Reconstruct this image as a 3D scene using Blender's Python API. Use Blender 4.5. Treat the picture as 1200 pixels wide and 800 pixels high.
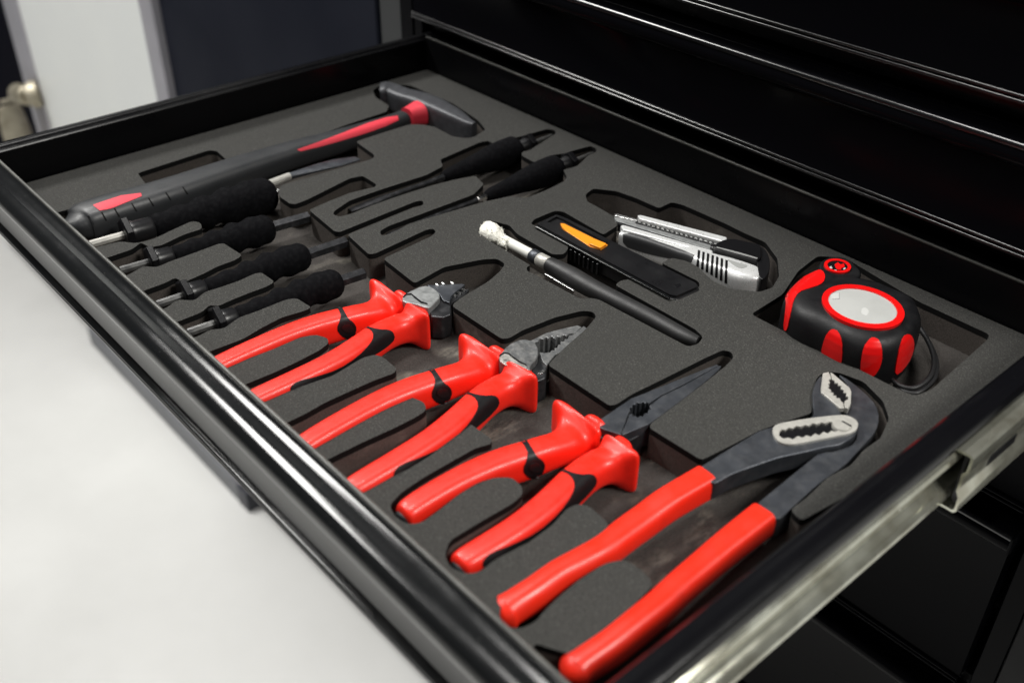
import bpy, bmesh, math, random
from mathutils import Vector, Matrix, geometry
from mathutils.bvhtree import BVHTree
random.seed(7)
S = bpy.context.scene
for o in list(bpy.data.objects):
    bpy.data.objects.remove(o)
R = math.radians
MM = 0.001

# ------------------------------------------------------------------ camera
cam_d = bpy.data.cameras.new('camera')
cam = bpy.data.objects.new('camera', cam_d)
S.collection.objects.link(cam)
S.camera = cam
cam.matrix_world = Matrix(((0.659111, -0.432217, 0.615436, 0.703191), (0.751998, 0.369588, -0.545806, -0.159230), (0.008449, 0.822553, 0.568625, 0.316270), (0, 0, 0, 1)))
cam_d.lens = 36.122
cam_d.sensor_width = 36
cam_d.sensor_fit = 'HORIZONTAL'
cam_d.clip_start = 0.01
cam_d.clip_end = 60
cam_d.dof.use_dof = True
cam_d.dof.focus_distance = 0.60
cam_d.dof.aperture_fstop = 6.3
cam_d.dof.aperture_blades = 7

# ------------------------------------------------------------------ world and lamps
W = bpy.data.worlds.new('World')
S.world = W
W.use_nodes = True
W.node_tree.nodes['Background'].inputs[0].default_value = (0.93, 0.97, 1.0, 1)
W.node_tree.nodes['Background'].inputs[1].default_value = 0.055


def lamp(name, loc, target, sx, sy, power, color=(1, 1, 1)):
    l = bpy.data.lights.new(name, 'AREA')
    l.shape = 'RECTANGLE'
    l.size, l.size_y, l.energy, l.color = sx, sy, power, color
    o = bpy.data.objects.new(name, l)
    o.location = loc
    o.rotation_euler = (Vector(target) - Vector(loc)).to_track_quat('-Z', 'Y').to_euler()
    S.collection.objects.link(o)
    return o


lamp('ceiling_or_fill_lamp', (-1.30, -0.25, 1.75), (-1.0, -0.2, 0), 1.3, 0.50, 62, (1, 0.985, 0.95))
lamp('ceiling_or_fill_lamp', (-0.15, 0.20, 1.9), (0.15, 0.22, 0), 0.9, 0.35, 24, (1, 0.98, 0.95))
lamp('ceiling_or_fill_lamp', (2.2, 0.9, 2.0), (1.6, 0.9, -0.9), 1.2, 0.6, 80, (1, 0.98, 0.93))  # added fill for slide rail, cabinet edges and right floor, no known source
lamp('ceiling_or_fill_lamp', (0.60, -1.5, 1.7), (0.3, 0.0, 0), 1.2, 0.5, 7, (1, 0.97, 0.92))

S.render.engine = 'CYCLES'
S.view_settings.view_transform = 'Standard'
S.view_settings.look = 'None'
S.view_settings.exposure = 0
S.view_settings.gamma = 1
S.cycles.max_bounces = 6

# ------------------------------------------------------------------ materials


class NT:
    def __init__(s, m):
        s.t = m.node_tree
        s.b = s.t.nodes['Principled BSDF']
        s.tc = s.t.nodes.new('ShaderNodeTexCoord').outputs['Object']

    def noise(s, scale, detail=3, rough=.6, vec=None, stretch=None):
        n = s.t.nodes.new('ShaderNodeTexNoise')
        n.inputs['Scale'].default_value = scale
        n.inputs['Detail'].default_value = detail
        n.inputs['Roughness'].default_value = rough
        src = vec or s.tc
        if stretch:
            mp = s.t.nodes.new('ShaderNodeMapping')
            mp.inputs['Scale'].default_value = stretch
            s.t.links.new(src, mp.inputs[0])
            src = mp.outputs[0]
        s.t.links.new(src, n.inputs['Vector'])
        return n.outputs['Fac']

    def ramp(s, fac, stops):
        r = s.t.nodes.new('ShaderNodeValToRGB')
        e = r.color_ramp.elements
        e[0].position, e[0].color = stops[0][0], (*stops[0][1], 1)
        e[1].position, e[1].color = stops[-1][0], (*stops[-1][1], 1)
        for p, c in stops[1:-1]:
            q = e.new(p)
            q.color = (*c, 1)
        s.t.links.new(fac, r.inputs[0])
        return r.outputs[0]

    def mix(s, fac, a, b, mode='MIX'):
        m = s.t.nodes.new('ShaderNodeMix')
        m.data_type = 'RGBA'
        m.blend_type = mode
        for sock, v in ((m.inputs[0], fac), (m.inputs[6], a), (m.inputs[7], b)):
            if isinstance(v, (int, float)):
                sock.default_value = v
            elif isinstance(v, tuple):
                sock.default_value = (*v, 1)
            else:
                s.t.links.new(v, sock)
        return m.outputs[2]

    def bump(s, h, strength, dist, prev=None):
        n = s.t.nodes.new('ShaderNodeBump')
        n.inputs['Strength'].default_value = strength
        n.inputs['Distance'].default_value = dist
        s.t.links.new(h, n.inputs['Height'])
        if prev:
            s.t.links.new(prev, n.inputs['Normal'])
        s.t.links.new(n.outputs[0], s.b.inputs['Normal'])
        return n.outputs[0]

    def map(s, fac, a, b, lo=0., hi=1.):
        n = s.t.nodes.new('ShaderNodeMapRange')
        n.inputs[1].default_value, n.inputs[2].default_value = lo, hi
        n.inputs[3].default_value, n.inputs[4].default_value = a, b
        s.t.links.new(fac, n.inputs[0])
        return n.outputs[0]

    def set(s, name, v):
        i = s.b.inputs[name]
        if isinstance(v, (int, float)):
            i.default_value = v
        elif isinstance(v, tuple):
            i.default_value = (*v, 1)
        else:
            s.t.links.new(v, i)


def mat(name, base, rough=.5, metal=0., coat=0., spec=.5, var=None, bump=None, rvar=None, sheen=0):
    """base colour with fine variation (var=(scale, colour2, lo, hi)), relief (scale, dist), gloss variation"""
    m = bpy.data.materials.new(name)
    m.use_nodes = True
    n = NT(m)
    n.set('Base Color', base)
    n.set('Roughness', rough)
    n.set('Metallic', metal)
    n.set('Coat Weight', coat)
    n.set('Coat Roughness', .08)
    n.set('Specular IOR Level', spec)
    if sheen:
        n.set('Sheen Weight', sheen)
    if var:
        f = n.noise(var[0], 4)
        n.set('Base Color', n.ramp(f, [(var[2], base), (var[3], var[1])]))
    if rvar:
        n.set('Roughness', n.map(n.noise(rvar[0], 4), rvar[1], rvar[2], .3, .7))
    if bump:
        n.bump(n.noise(bump[0], 3), bump[2] if len(bump) > 2 else .6, bump[1])
    m['n'] = 1
    return m


def foam_mat(name, dark, light, grain, dust=0., dustcol=(.2, .19, .17), patch=0.):
    m = bpy.data.materials.new(name)
    m.use_nodes = True
    n = NT(m)
    g = n.noise(1250, 3, .8)
    c = n.ramp(g, [(.30, dark), (.58, light), (.74, tuple(min(1, q * (1 + grain)) for q in light))])
    big = n.noise(14, 4, .6)
    c = n.mix(n.map(big, 0, .45, .35, .7), c, tuple(q * .80 for q in light))
    if dust:
        d1 = n.noise(60, 6, .8, stretch=(1, .35, 1))
        d2 = n.noise(24, 3, .6)
        f = n.t.nodes.new('ShaderNodeMath')
        f.operation = 'MULTIPLY'
        n.t.links.new(n.map(d1, 0, 1, .46, .66), f.inputs[0])
        n.t.links.new(n.map(d2, 0, dust, .5, .66), f.inputs[1])
        c = n.mix(f.outputs[0], c, dustcol)
    n.set('Base Color', c)
    n.set('Roughness', .92)
    n.set('Specular IOR Level', .25)
    n.bump(g, .8, .0006)
    return m


M = {}
M['foam_top'] = foam_mat('foam_top', (.0185, .0183, .0172), (.047, .0465, .0435), 2.4)
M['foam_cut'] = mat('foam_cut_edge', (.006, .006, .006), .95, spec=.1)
M['foam_core'] = foam_mat('foam_core', (.040, .034, .031), (.085, .073, .065), .5, .9, (.17, .155, .135))
M['foam_floor'] = foam_mat('foam_floor', (.028, .025, .022), (.060, .054, .050), .8, 1.0, (.26, .24, .20))


def gloss_black(name, base=(.0035, .0035, .0045), rough=.13, wave=.00010, dust=.012):
    m = bpy.data.materials.new(name)
    m.use_nodes = True
    n = NT(m)
    sp = n.noise(900, 2, .5)
    sm = n.noise(9, 5, .7)
    n.set('Base Color', n.mix(n.map(sp, 0, 1, .72, .78), base, (dust, dust, dust * .95)))
    n.set('Roughness', n.map(sm, rough * .75, rough * 1.7, .35, .7))
    n.bump(n.noise(22, 2, .5), .5, wave)
    return m


M['paint'] = gloss_black('black_gloss_paint')
M['paint_chest'] = gloss_black('black_chest_paint', (.003, .003, .004), .12, .00010, .008)
M['paint_chest'].node_tree.nodes['Principled BSDF'].inputs['Specular IOR Level'].default_value = .05
M['paint_lip'] = gloss_black('black_lip_paint', (.007, .0075, .008), .13, .00004, .10)
M['paint_lip'].node_tree.nodes['Principled BSDF'].inputs['Specular IOR Level'].default_value = .62
M['paint_in'] = gloss_black('black_inner_paint', (.003, .003, .0035), .24, .00008, .006)
M['paint_in'].node_tree.nodes['Principled BSDF'].inputs['Specular IOR Level'].default_value = .16
M['hem'] = mat('worn_hem_paint', (.060, .060, .055), .42, spec=.6, var=(40, (.11, .11, .10), .45, .7))
M['cab_grey'] = mat('charcoal_frame_paint', (.009, .009, .010), .5, spec=.15, bump=(300, .0001), rvar=(12, .36, .55))
M['zinc'] = mat('zinc_steel', (.80, .81, .70), .16, .80, var=(40, (.48, .47, .38), .4, .65), rvar=(30, .08, .16), bump=(60, .00003))
M['steel'] = mat('bright_steel', (.78, .78, .77), .22, 1., rvar=(120, .14, .35), bump=(500, .00008))
M['grey_steel'] = mat('brushed_grey_steel', (.36, .37, .37), .40, .55, var=(300, (.26, .27, .27), .4, .65), bump=(900, .0001), rvar=(200, .3, .5))
M['dark_steel'] = mat('dark_phosphated_steel', (.072, .078, .090), .42, .75, var=(160, (.11, .115, .125), .45, .75), bump=(1000, .00012), rvar=(90, .34, .55))
M['blued_steel'] = mat('blackened_steel', (.030, .031, .034), .34, .6, var=(200, (.07, .07, .075), .45, .7), bump=(800, .00012))
M['guard'] = mat('black_guard_plastic', (.005, .005, .006), .38, spec=.22, bump=(600, .0001))
M['stub_steel'] = mat('dull_shank_steel', (.075, .075, .075), .36, .3, var=(300, (.14, .14, .135), .4, .7))
M['bead'] = mat('bead_black_paint', (.004, .004, .005), .20, spec=.75)
M['hammer_steel'] = mat('hammer_steel', (.050, .052, .058), .44, .3, var=(200, (.075, .078, .086), .4, .7), bump=(500, .0003))
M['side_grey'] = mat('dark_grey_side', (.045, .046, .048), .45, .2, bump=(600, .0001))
M['forged_steel'] = mat('forged_steel', (.16, .165, .17), .36, .55, var=(420, (.27, .27, .265), .40, .72), bump=(600, .0002), rvar=(240, .22, .5))
M['worn_steel'] = mat('worn_steel', (.50, .49, .46), .3, .6, var=(350, (.10, .085, .07), .52, .7), bump=(700, .0003), rvar=(300, .18, .5))
M['plate_steel'] = mat('ground_plate_steel', (.52, .51, .47), .36, .35, var=(300, (.42, .41, .38), .4, .7), bump=(900, .0001))
M['red'] = mat('red_grip_plastic', (.86, .020, .008), .40, coat=.10, bump=(700, .00008), rvar=(160, .34, .50), var=(38, (.58, .014, .007), .60, .84))
M['red_vinyl'] = mat('red_vinyl_sleeve', (.84, .024, .008), .38, coat=.08, var=(26, (.42, .016, .010), .60, .82), bump=(220, .00012), rvar=(90, .30, .46))
M['red_gloss'] = mat('red_gloss_plastic', (.78, .006, .006), .28, coat=.3, bump=(300, .00008))
M['pink_red'] = mat('faded_red_rubber', (.72, .035, .06), .55, bump=(400, .0001))
M['rubber'] = mat('black_rubber', (.005, .005, .006), .38, spec=.30, bump=(900, .0001), rvar=(140, .4, .6))
M['rubber_hammer'] = mat('grey_black_hammer_rubber', (.024, .0255, .028), .40, bump=(700, .0001), rvar=(60, .36, .5))
M['foam_grip'] = mat('black_foam_grip', (.0038, .0038, .0046), .86, bump=(900, .0003), spec=.05, var=(400, (.009, .009, .010), .45, .75))
M['plastic'] = mat('black_hard_plastic', (.008, .008, .009), .22, bump=(500, .00005))
M['plastic_satin'] = mat('black_satin_plastic', (.007, .007, .008), .26, bump=(700, .00008), rvar=(60, .26, .42))
M['handle_grey'] = mat('charcoal_handle_rubber', (.018, .018, .0185), .52, bump=(900, .00015), rvar=(100, .45, .6))
M['orange'] = mat('orange_slider_plastic', (.90, .30, .015), .38, bump=(400, .00008))
M['silver_cast'] = mat('silver_cast_body', (.78, .79, .79), .36, .35, var=(900, (.68, .69, .68), .45, .7), bump=(1400, .00005), rvar=(300, .22, .42))
M['silver_label'] = mat('silver_label', (.66, .67, .65), .33, .35, var=(30, (.58, .59, .57), .4, .65), bump=(60, .0001))
M['label_mark'] = mat('pale_label_mark', (.74, .75, .73), .30, .3)
M['label_line'] = mat('grey_label_line', (.42, .43, .42), .4, .3)
M['wool'] = mat('white_wool', (.93, .92, .84), .95, bump=(900, .0008, 1.))
M['white_plastic'] = mat('white_ferrule', (.80, .80, .75), .35, bump=(500, .00006))
M['cord'] = mat('black_cord', (.008, .008, .009), .5, bump=(1500, .0002))
M['brass'] = mat('nickel_brass', (.46, .42, .33), .5, .7, var=(30, (.30, .27, .20), .4, .65))
M['white_door'] = mat('white_lacquer_door', (.88, .90, .88), .35, var=(3, (.85, .87, .86), .4, .6))
M['grey_frame'] = mat('grey_anodised_frame', (.36, .355, .39), .45, .3, var=(8, (.42, .41, .45), .4, .6))
M['navy'] = mat('navy_panel', (.009, .0105, .018), .8, spec=.03, var=(2, (.017, .019, .028), .4, .6), rvar=(6, .38, .5))
M['navy_dark'] = mat('black_navy_panel', (.004, .004, .008), .8, spec=.03)
M['post'] = mat('dark_grey_post', (.050, .052, .054), .5, spec=.2)
M['plinth'] = mat('grey_plinth', (.17, .175, .19), .5)
M['foot'] = mat('dark_foot', (.035, .037, .050), .5)

fm = bpy.data.materials.new('pale_epoxy_floor')
fm.use_nodes = True
n_ = NT(fm)
n_.set('Base Color', n_.ramp(n_.noise(2.2, 5, .6), [(.3, (.66, .66, .645)), (.7, (.75, .75, .735))]))
n_.set('Roughness', n_.map(n_.noise(5, 4), .28, .5, .3, .7))
n_.bump(n_.noise(60, 3), .3, .0006)
M['floor'] = fm

# ------------------------------------------------------------------ builders


def link(name, verts, faces, m, parent=None, smooth=True, off=(0, 0, 0), mats=None, fmat=None, sharp=40):
    me = bpy.data.meshes.new(name)
    ox, oy, oz = off
    me.from_pydata([((x - ox) * MM, (y - oy) * MM, (z - oz) * MM) for x, y, z in verts], [], faces)
    bm = bmesh.new()
    bm.from_mesh(me)
    bmesh.ops.remove_doubles(bm, verts=bm.verts, dist=1e-7)
    if fmat is None:
        bmesh.ops.recalc_face_normals(bm, faces=bm.faces)
    bm.to_mesh(me)
    bm.free()
    for q in (mats or [m]):
        me.materials.append(M[q])
    if fmat is not None:
        for p, k in zip(me.polygons, fmat):
            p.material_index = k
    me.polygons.foreach_set('use_smooth', [smooth] * len(me.polygons))
    if smooth:
        me.set_sharp_from_angle(angle=R(sharp))
    o = bpy.data.objects.new(name, me)
    S.collection.objects.link(o)
    if parent is not None:
        o.parent = parent
    return o


def thing(name, label, cat, base=(0, 0, 0), group=None):
    o = bpy.data.objects.new(name, None)
    o.empty_display_size = .01
    o.location = [c * MM for c in base]
    S.collection.objects.link(o)
    o['label'], o['category'] = label, cat
    if group:
        o['group'] = group
    return o


def base_of(root):
    return tuple(c / MM for c in root.location)


def catmull(rows, k):
    out = []
    n = len(rows)
    for i in range(n - 1):
        p0, p1, p2, p3 = rows[max(i - 1, 0)], rows[i], rows[i + 1], rows[min(i + 2, n - 1)]
        for j in range(k):
            t = j / k
            out.append(tuple(.5 * (2 * b + (c - a) * t + (2 * a - 5 * b + 4 * c - d) * t * t + (3 * b - a - 3 * c + d) * t ** 3)
                             for a, b, c, d in zip(p0, p1, p2, p3)))
    out.append(tuple(rows[-1]))
    return out


def loft_mesh(rows, N=28, fixed=None):
    """rows: (x, y, z, half width, half height, exponent); rings stand square to the path"""
    V, Fc = [], []
    n = len(rows)
    for i, (x, y, z, a, b, e) in enumerate(rows):
        p, q = rows[max(i - 1, 0)], rows[min(i + 1, n - 1)]
        t = Vector((q[0] - p[0], q[1] - p[1], q[2] - p[2]))
        if t.length < 1e-6:
            t = Vector((0, 1, 0))
        if fixed:
            t = Vector(fixed)
        t.normalize()
        side = Vector((t.y, -t.x, 0))
        side.normalize()
        up = side.cross(t)
        for k in range(N):
            th = 2 * math.pi * k / N
            c, s = math.cos(th), math.sin(th)
            u = math.copysign(abs(c) ** (2 / e), c) * a
            v = math.copysign(abs(s) ** (2 / e), s) * b
            V.append(tuple(Vector((x, y, z)) + side * u + up * v))
    for i in range(n - 1):
        for k in range(N):
            k2 = (k + 1) % N
            Fc.append((i * N + k, i * N + k2, (i + 1) * N + k2, (i + 1) * N + k))
    Fc.append(tuple(range(N - 1, -1, -1)))
    Fc.append(tuple((n - 1) * N + k for k in range(N)))
    return V, Fc


def loft(name, rows, m, parent=None, off=(0, 0, 0), N=28, k=5, smooth=True, sharp=50, fixed=None):
    if k > 1:
        rows = catmull(rows, k)
        rows = [(x, y, z, max(a, .05), max(b, .05), max(e, 1.2)) for x, y, z, a, b, e in rows]
    V, Fc = loft_mesh(rows, N, fixed)
    o = link(name, V, Fc, m, parent, smooth, off, sharp=sharp)
    o['t'] = 0
    del o['t']
    return o, (V, Fc)


def chaikin(P, it=2, r=.25, closed=True):
    for _ in range(it):
        Q = []
        n = len(P)
        for i in range(n if closed else n - 1):
            a, b = P[i], P[(i + 1) % n]
            Q.append((a[0] + (b[0] - a[0]) * r, a[1] + (b[1] - a[1]) * r))
            Q.append((b[0] - (b[0] - a[0]) * r, b[1] - (b[1] - a[1]) * r))
        P = Q
    return P


def round_poly(P, rad, seg=4):
    """round each corner of a closed polygon by up to rad"""
    out = []
    n = len(P)
    for i in range(n):
        a, b, c = Vector(P[i - 1]), Vector(P[i]), Vector(P[(i + 1) % n])
        d1, d2 = a - b, c - b
        l = min(rad, d1.length * .45, d2.length * .45)
        if l < 1e-4:
            out.append(tuple(b))
            continue
        p, q = b + d1.normalized() * l, b + d2.normalized() * l
        for j in range(seg + 1):
            t = j / seg
            out.append(tuple(p * (1 - t) ** 2 + b * 2 * t * (1 - t) + q * t * t))
    return out


def area2(P):
    return sum(P[i - 1][0] * P[i][1] - P[i][0] * P[i - 1][1] for i in range(len(P)))


def slab(name, P, z0, z1, m, parent=None, off=(0, 0, 0), holes=(), bevel=0, mats=None, side=0, zf=None, seg=2, top_only=False):
    """prism of polygon P (with holes) from z0 to z1; zf(x, y) adds to the height of both caps"""
    if area2(P) < 0:
        P = P[::-1]
    holes = [h[::-1] if area2(h) > 0 else h for h in holes]
    loops = [P] + list(holes)
    flat = [p for l in loops for p in l]
    n = len(flat)
    zf = zf or (lambda x, y: (0, 0))
    V = [(x, y, z0 + zf(x, y)[0]) for x, y in flat] + [(x, y, z1 + zf(x, y)[1]) for x, y in flat]
    Fc, fm_ = [], []
    if holes or len(mats or []) > 1:
        tris = geometry.tessellate_polygon([[Vector((x, y, 0)) for x, y in l] for l in loops])
        for a, b, c in tris:
            A, B, C = flat[a], flat[b], flat[c]
            cr = (B[0] - A[0]) * (C[1] - A[1]) - (B[1] - A[1]) * (C[0] - A[0])
            if abs(cr) < 1e-9:
                continue
            if cr < 0:
                b, c = c, b
            Fc.append((a + n, b + n, c + n)); fm_.append(0)
            Fc.append((a, c, b)); fm_.append(0)
    else:
        Fc.append(tuple(range(n, 2 * n))); fm_.append(0)
        Fc.append(tuple(range(n - 1, -1, -1))); fm_.append(0)
    s = 0
    for l in loops:
        k = len(l)
        for i in range(k):
            a, b = s + i, s + (i + 1) % k
            Fc.append((a, b, b + n, a + n)); fm_.append(side)
        s += k
    o = link(name, V, Fc, m, parent, True, off, mats, fm_ if mats else None, sharp=35)
    if bevel:
        b = o.modifiers.new('bevel', 'BEVEL')
        b.width = bevel * MM
        b.segments = seg
        b.limit_method = 'ANGLE'
        b.angle_limit = R(38)
        b.harden_normals = True
    return o


def extrude_profile(name, prof, axis, c0, c1, m, parent=None, off=(0, 0, 0), closed=True, sharp=30, nseg=1):
    """profile of (a, z) pairs swept along x (axis 0: a is y) or y (axis 1: a is x)"""
    V, Fc = [], []
    n = len(prof)
    for j in range(nseg + 1):
        c = c0 + (c1 - c0) * j / nseg
        for a, z in prof:
            V.append((c, a, z) if axis == 0 else (a, c, z))
    for j in range(nseg):
        for i in range(n if closed else n - 1):
            a, b = i, (i + 1) % n
            Fc.append((j * n + a, j * n + b, (j + 1) * n + b, (j + 1) * n + a))
    if closed:
        Fc.append(tuple(range(n - 1, -1, -1)))
        Fc.append(tuple(nseg * n + i for i in range(n)))
    return link(name, V, Fc, m, parent, True, off, sharp=sharp)


def box(name, x0, x1, y0, y1, z0, z1, m, parent=None, off=(0, 0, 0), bevel=0):
    return slab(name, [(x0, y0), (x1, y0), (x1, y1), (x0, y1)], z0, z1, m, parent, off, bevel=bevel)


def revolve(name, prof, p0, p1, m, parent=None, off=(0, 0, 0), N=28, sharp=40, six=False):
    """prof: (distance along p0->p1 in mm, radius)"""
    A, B = Vector(p0), Vector(p1)
    t = (B - A).normalized()
    side = t.cross(Vector((0, 0, 1))).normalized()
    up = side.cross(t)
    V, Fc = [], []
    for s, r in prof:
        for k in range(N):
            th = 2 * math.pi * (k + .5) / N
            V.append(tuple(A + t * s + (side * math.cos(th) + up * math.sin(th)) * r))
    for i in range(len(prof) - 1):
        for k in range(N):
            k2 = (k + 1) % N
            Fc.append((i * N + k, i * N + k2, (i + 1) * N + k2, (i + 1) * N + k))
    Fc.append(tuple(range(N - 1, -1, -1)))
    Fc.append(tuple((len(prof) - 1) * N + k for k in range(N)))
    return link(name, V, Fc, m, parent, True, off, sharp=sharp)


def dense(P, step):
    out = []
    for i in range(len(P)):
        a, b = Vector(P[i]), Vector(P[(i + 1) % len(P)])
        k = max(1, int((b - a).length / step))
        for j in range(k):
            out.append(tuple(a + (b - a) * j / k))
    return out


EYE = Vector((703.2, -159.2, 316.3))   # where outlines of inlays were sighted from: each is laid onto the curved body along that sight line


def skin(name, P, bodies, m, parent=None, off=(0, 0, 0), lift=.4, depth=.5, step=1.2, zplane=0, shift=(0, 0)):
    """an inlay: polygon P (seen on the plane z=zplane) laid onto the surface of the given bodies as a thin raised pad"""
    V0, F0 = [], []
    for V, Fc in bodies:
        b0 = len(V0)
        V0 += [Vector(v) for v in V]
        F0 += [tuple(i + b0 for i in f) for f in Fc]
    bvh = BVHTree.FromPolygons(V0, F0)
    eye = EYE + Vector((shift[0], shift[1], 0))
    B = dense(P, step)
    nb = len(B)
    xs, ys = [p[0] for p in B], [p[1] for p in B]
    inner = []
    y = min(ys)
    row = 0
    while y < max(ys):
        x = min(xs) + (step / 2 if row % 2 else 0)
        while x < max(xs):
            ins = False
            for i in range(nb):
                (x1, y1), (x2, y2) = B[i - 1], B[i]
                if (y1 > y) != (y2 > y) and x < (x2 - x1) * (y - y1) / (y2 - y1) + x1:
                    ins = not ins
            if ins and min((x - p[0]) ** 2 + (y - p[1]) ** 2 for p in B) > (step * .5) ** 2:
                inner.append((x, y))
            x += step
        y += step * .87
        row += 1
    pts = [Vector(p) for p in B + inner]
    res = geometry.delaunay_2d_cdt(pts, [], [tuple(range(nb))], 1, 1e-5)
    top, nrm = [], []
    depths = []
    for p in res[0]:
        q = Vector((p.x, p.y, zplane))
        h = bvh.ray_cast(eye, (q - eye).normalized())
        if h[0] is not None:
            depths.append(h[3])
    d0, d1 = (min(depths) - 12, max(depths) + 12) if depths else (0, 1)
    for p in res[0]:
        tgt = Vector((p.x, p.y, zplane))
        d = (tgt - eye).normalized()
        h = bvh.ray_cast(eye, d)
        if h[0] is None:
            # just past the silhouette: take the surface point nearest to the sight line
            best = None
            for j in range(41):
                hh_ = bvh.find_nearest(eye + d * (d0 + (d1 - d0) * j / 40))
                if best is None or hh_[3] < best[3]:
                    best = hh_
            h = best
        top.append(h[0])
        nn = h[1]
        nrm.append(nn if nn.dot(d) < 0 else -nn)
    n = len(top)
    V = [tuple(a + b * lift) for a, b in zip(top, nrm)] + [tuple(a - b * depth) for a, b in zip(top, nrm)]
    Fc = [tuple(f) for f in res[2]]
    cnt = {}
    for f in Fc:
        for i in range(len(f)):
            e = (f[i], f[(i + 1) % len(f)])
            cnt[e] = 1
    Fs = list(Fc)
    for a, b in cnt:
        if (b, a) not in cnt:
            Fs.append((b, a, a + n, b + n))
    return link(name, V, Fs, m, parent, True, off, sharp=60)


# ------------------------------------------------------------------ setting
fl = link('floor', [(-9000, -7000, -958), (7000, -7000, -958), (7000, 5000, -958), (-9000, 5000, -958)], [(0, 1, 2, 3)], 'floor', smooth=False)
fl['kind'] = 'structure'

# neighbouring workshop cupboards standing in the same row
YB = 378
t = thing('wall_cupboard', 'white locker with a grey frame and a key in its lock, beyond the drawer', 'cupboard', (-930, YB, -958))
ob = base_of(t)
box('plinth', -1258, -580, YB - 11, YB + 500, -957, -915, 'plinth', t, ob)
box('foot', -612, -579, YB - 12, YB + 40, -957.5, -914.8, 'foot', t, ob)
box('carcass', -1258, -600, YB + 12, YB + 500, -914.5, 700, 'grey_frame', t, ob)
box('door', -1164, -642, YB - 6, YB + 11, -912, 690, 'white_door', t, ob, bevel=2)
box('side_stile', -1262, -1224, YB - 4, YB + 11, -912, 690, 'grey_frame', t, ob, bevel=2)
box('side_stile', -1222, -1166, YB - 8, YB + 11, -912, 690, 'grey_frame', t, ob, bevel=4)
box('side_stile', -640, -598, YB - 8, YB + 11, -912, 690, 'grey_frame', t, ob, bevel=3)
t = thing('lock_and_key', 'blurred metal lock with a key hanging from it at far left', 'lock', (-1215, YB - 30, -400))
ob = base_of(t)
revolve('lock_body', [(0, 20), (2, 24), (16, 24), (18, 18), (22, 17)], (-1166, YB - 8, -368), (-1190, YB - 60, -372), 'brass', t, ob)
revolve('lock_cylinder', [(0, 15), (3, 18), (40, 18), (44, 15)], (-1180, YB - 24, -372), (-1290, YB - 44, -388), 'brass', t, ob)
loft('key', [(-1258, YB - 42, -398, 12, 4, 3), (-1258, YB - 42, -420, 22, 4, 2.2), (-1252, YB - 42, -470, 26, 4, 2.2), (-1246, YB - 42, -500, 14, 4, 2.2), (-1245, YB - 42, -505, 3, 3, 2)], 'brass', t, ob, k=3)
t = thing('panel_cabinet', 'dark navy blurred cabinet panel between the white door and the black toolbox', 'cabinet', (-350, YB + 20, -958))
ob = base_of(t)
box('panel', -596, -100, YB + 2, YB + 500, -900, 700, 'navy', t, ob, bevel=3)
box('plinth', -590, -110, YB + 220, YB + 490, -957, -901, 'navy_dark', t, ob)
t = thing('dark_locker', 'near black locker side at the far left edge', 'locker', (-1500, YB, -958))
ob = base_of(t)
box('door', -1800, -1266, YB, YB + 500, -900, 700, 'navy_dark', t, ob, bevel=3)
box('plinth', -1790, -1270, YB + 20, YB + 490, -957, -901, 'navy_dark', t, ob)
po = box('upright_post', -98, -56, YB + 4, YB + 50, -905, 700, 'post', None, bevel=3)
po['label'], po['category'] = 'dark grey upright post standing just left of the black toolbox', 'post'

# ------------------------------------------------------------------ tool chest (fixed part)
XL, XR = -16, 573
t = thing('tool_chest', 'glossy black metal tool chest that the open drawer slides out of', 'tool chest', (280, 600, -958))
ob = base_of(t)
box('side_panel', -50, -30, 371, 900, -740, 900, 'paint_chest', t, ob, bevel=2)
box('side_panel', 592, 660, 371, 900, -740, 900, 'cab_grey', t, ob, bevel=2)
box('front_stile', -29.5, XL - 2, 372, 392, -740, 900, 'paint_chest', t, ob, bevel=1)
box('front_stile', XR + 4, 591.5, 374, 394, -740, 900, 'paint_chest', t, ob, bevel=1)
box('back_panel', -29, 590, 860, 880, -740, 900, 'paint_in', t, ob)
box('base_panel', -29, 590, 380, 858, -740, -720, 'paint_in', t, ob)
for zz in (35, 113, 191, 269, -46, -120, -276):
    box('cross_rail', XL - 1.5, XR + 3.5, 380, 396, zz - 5, zz + 4, 'paint_in', t, ob)


def front_profile(dy, ztop, height):
    b = ztop - height
    P = [(0, -44), (0, -1.6), (-.4, -.4), (-1.4, .4), (-2.6, .3), (-3.4, -.6), (-5, -1.3), (-8, -1.5), (-11, -1.2), (-13.5, -1.2),
         (-15.6, -2.0), (-17.2, -3.4), (-18.4, -5.4), (-19.0, -8), (-18.9, -10.5), (-18.0, -12.6), (-16.4, -13.8), (-14.4, -14.4), (-13.2, -15.4), (-13, -17)]
    out = [(y + dy, ztop + (z if z > -30 else 0)) for y, z in P]
    out[0] = (dy, b)
    out += [(dy - 13, b + 5.2), (dy - 13.3, b + 4.6), (dy - 14.4, b + 4.3), (dy - 15.0, b + 3.6), (dy - 14.6, b + 2.9), (dy - 13.6, b + 2.6),
            (dy - 13.6, b + 2.2), (dy - 14.8, b + 1.8), (dy - 15.2, b + 1.0), (dy - 14.6, b + .2), (dy - 13, b)]
    return out


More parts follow.
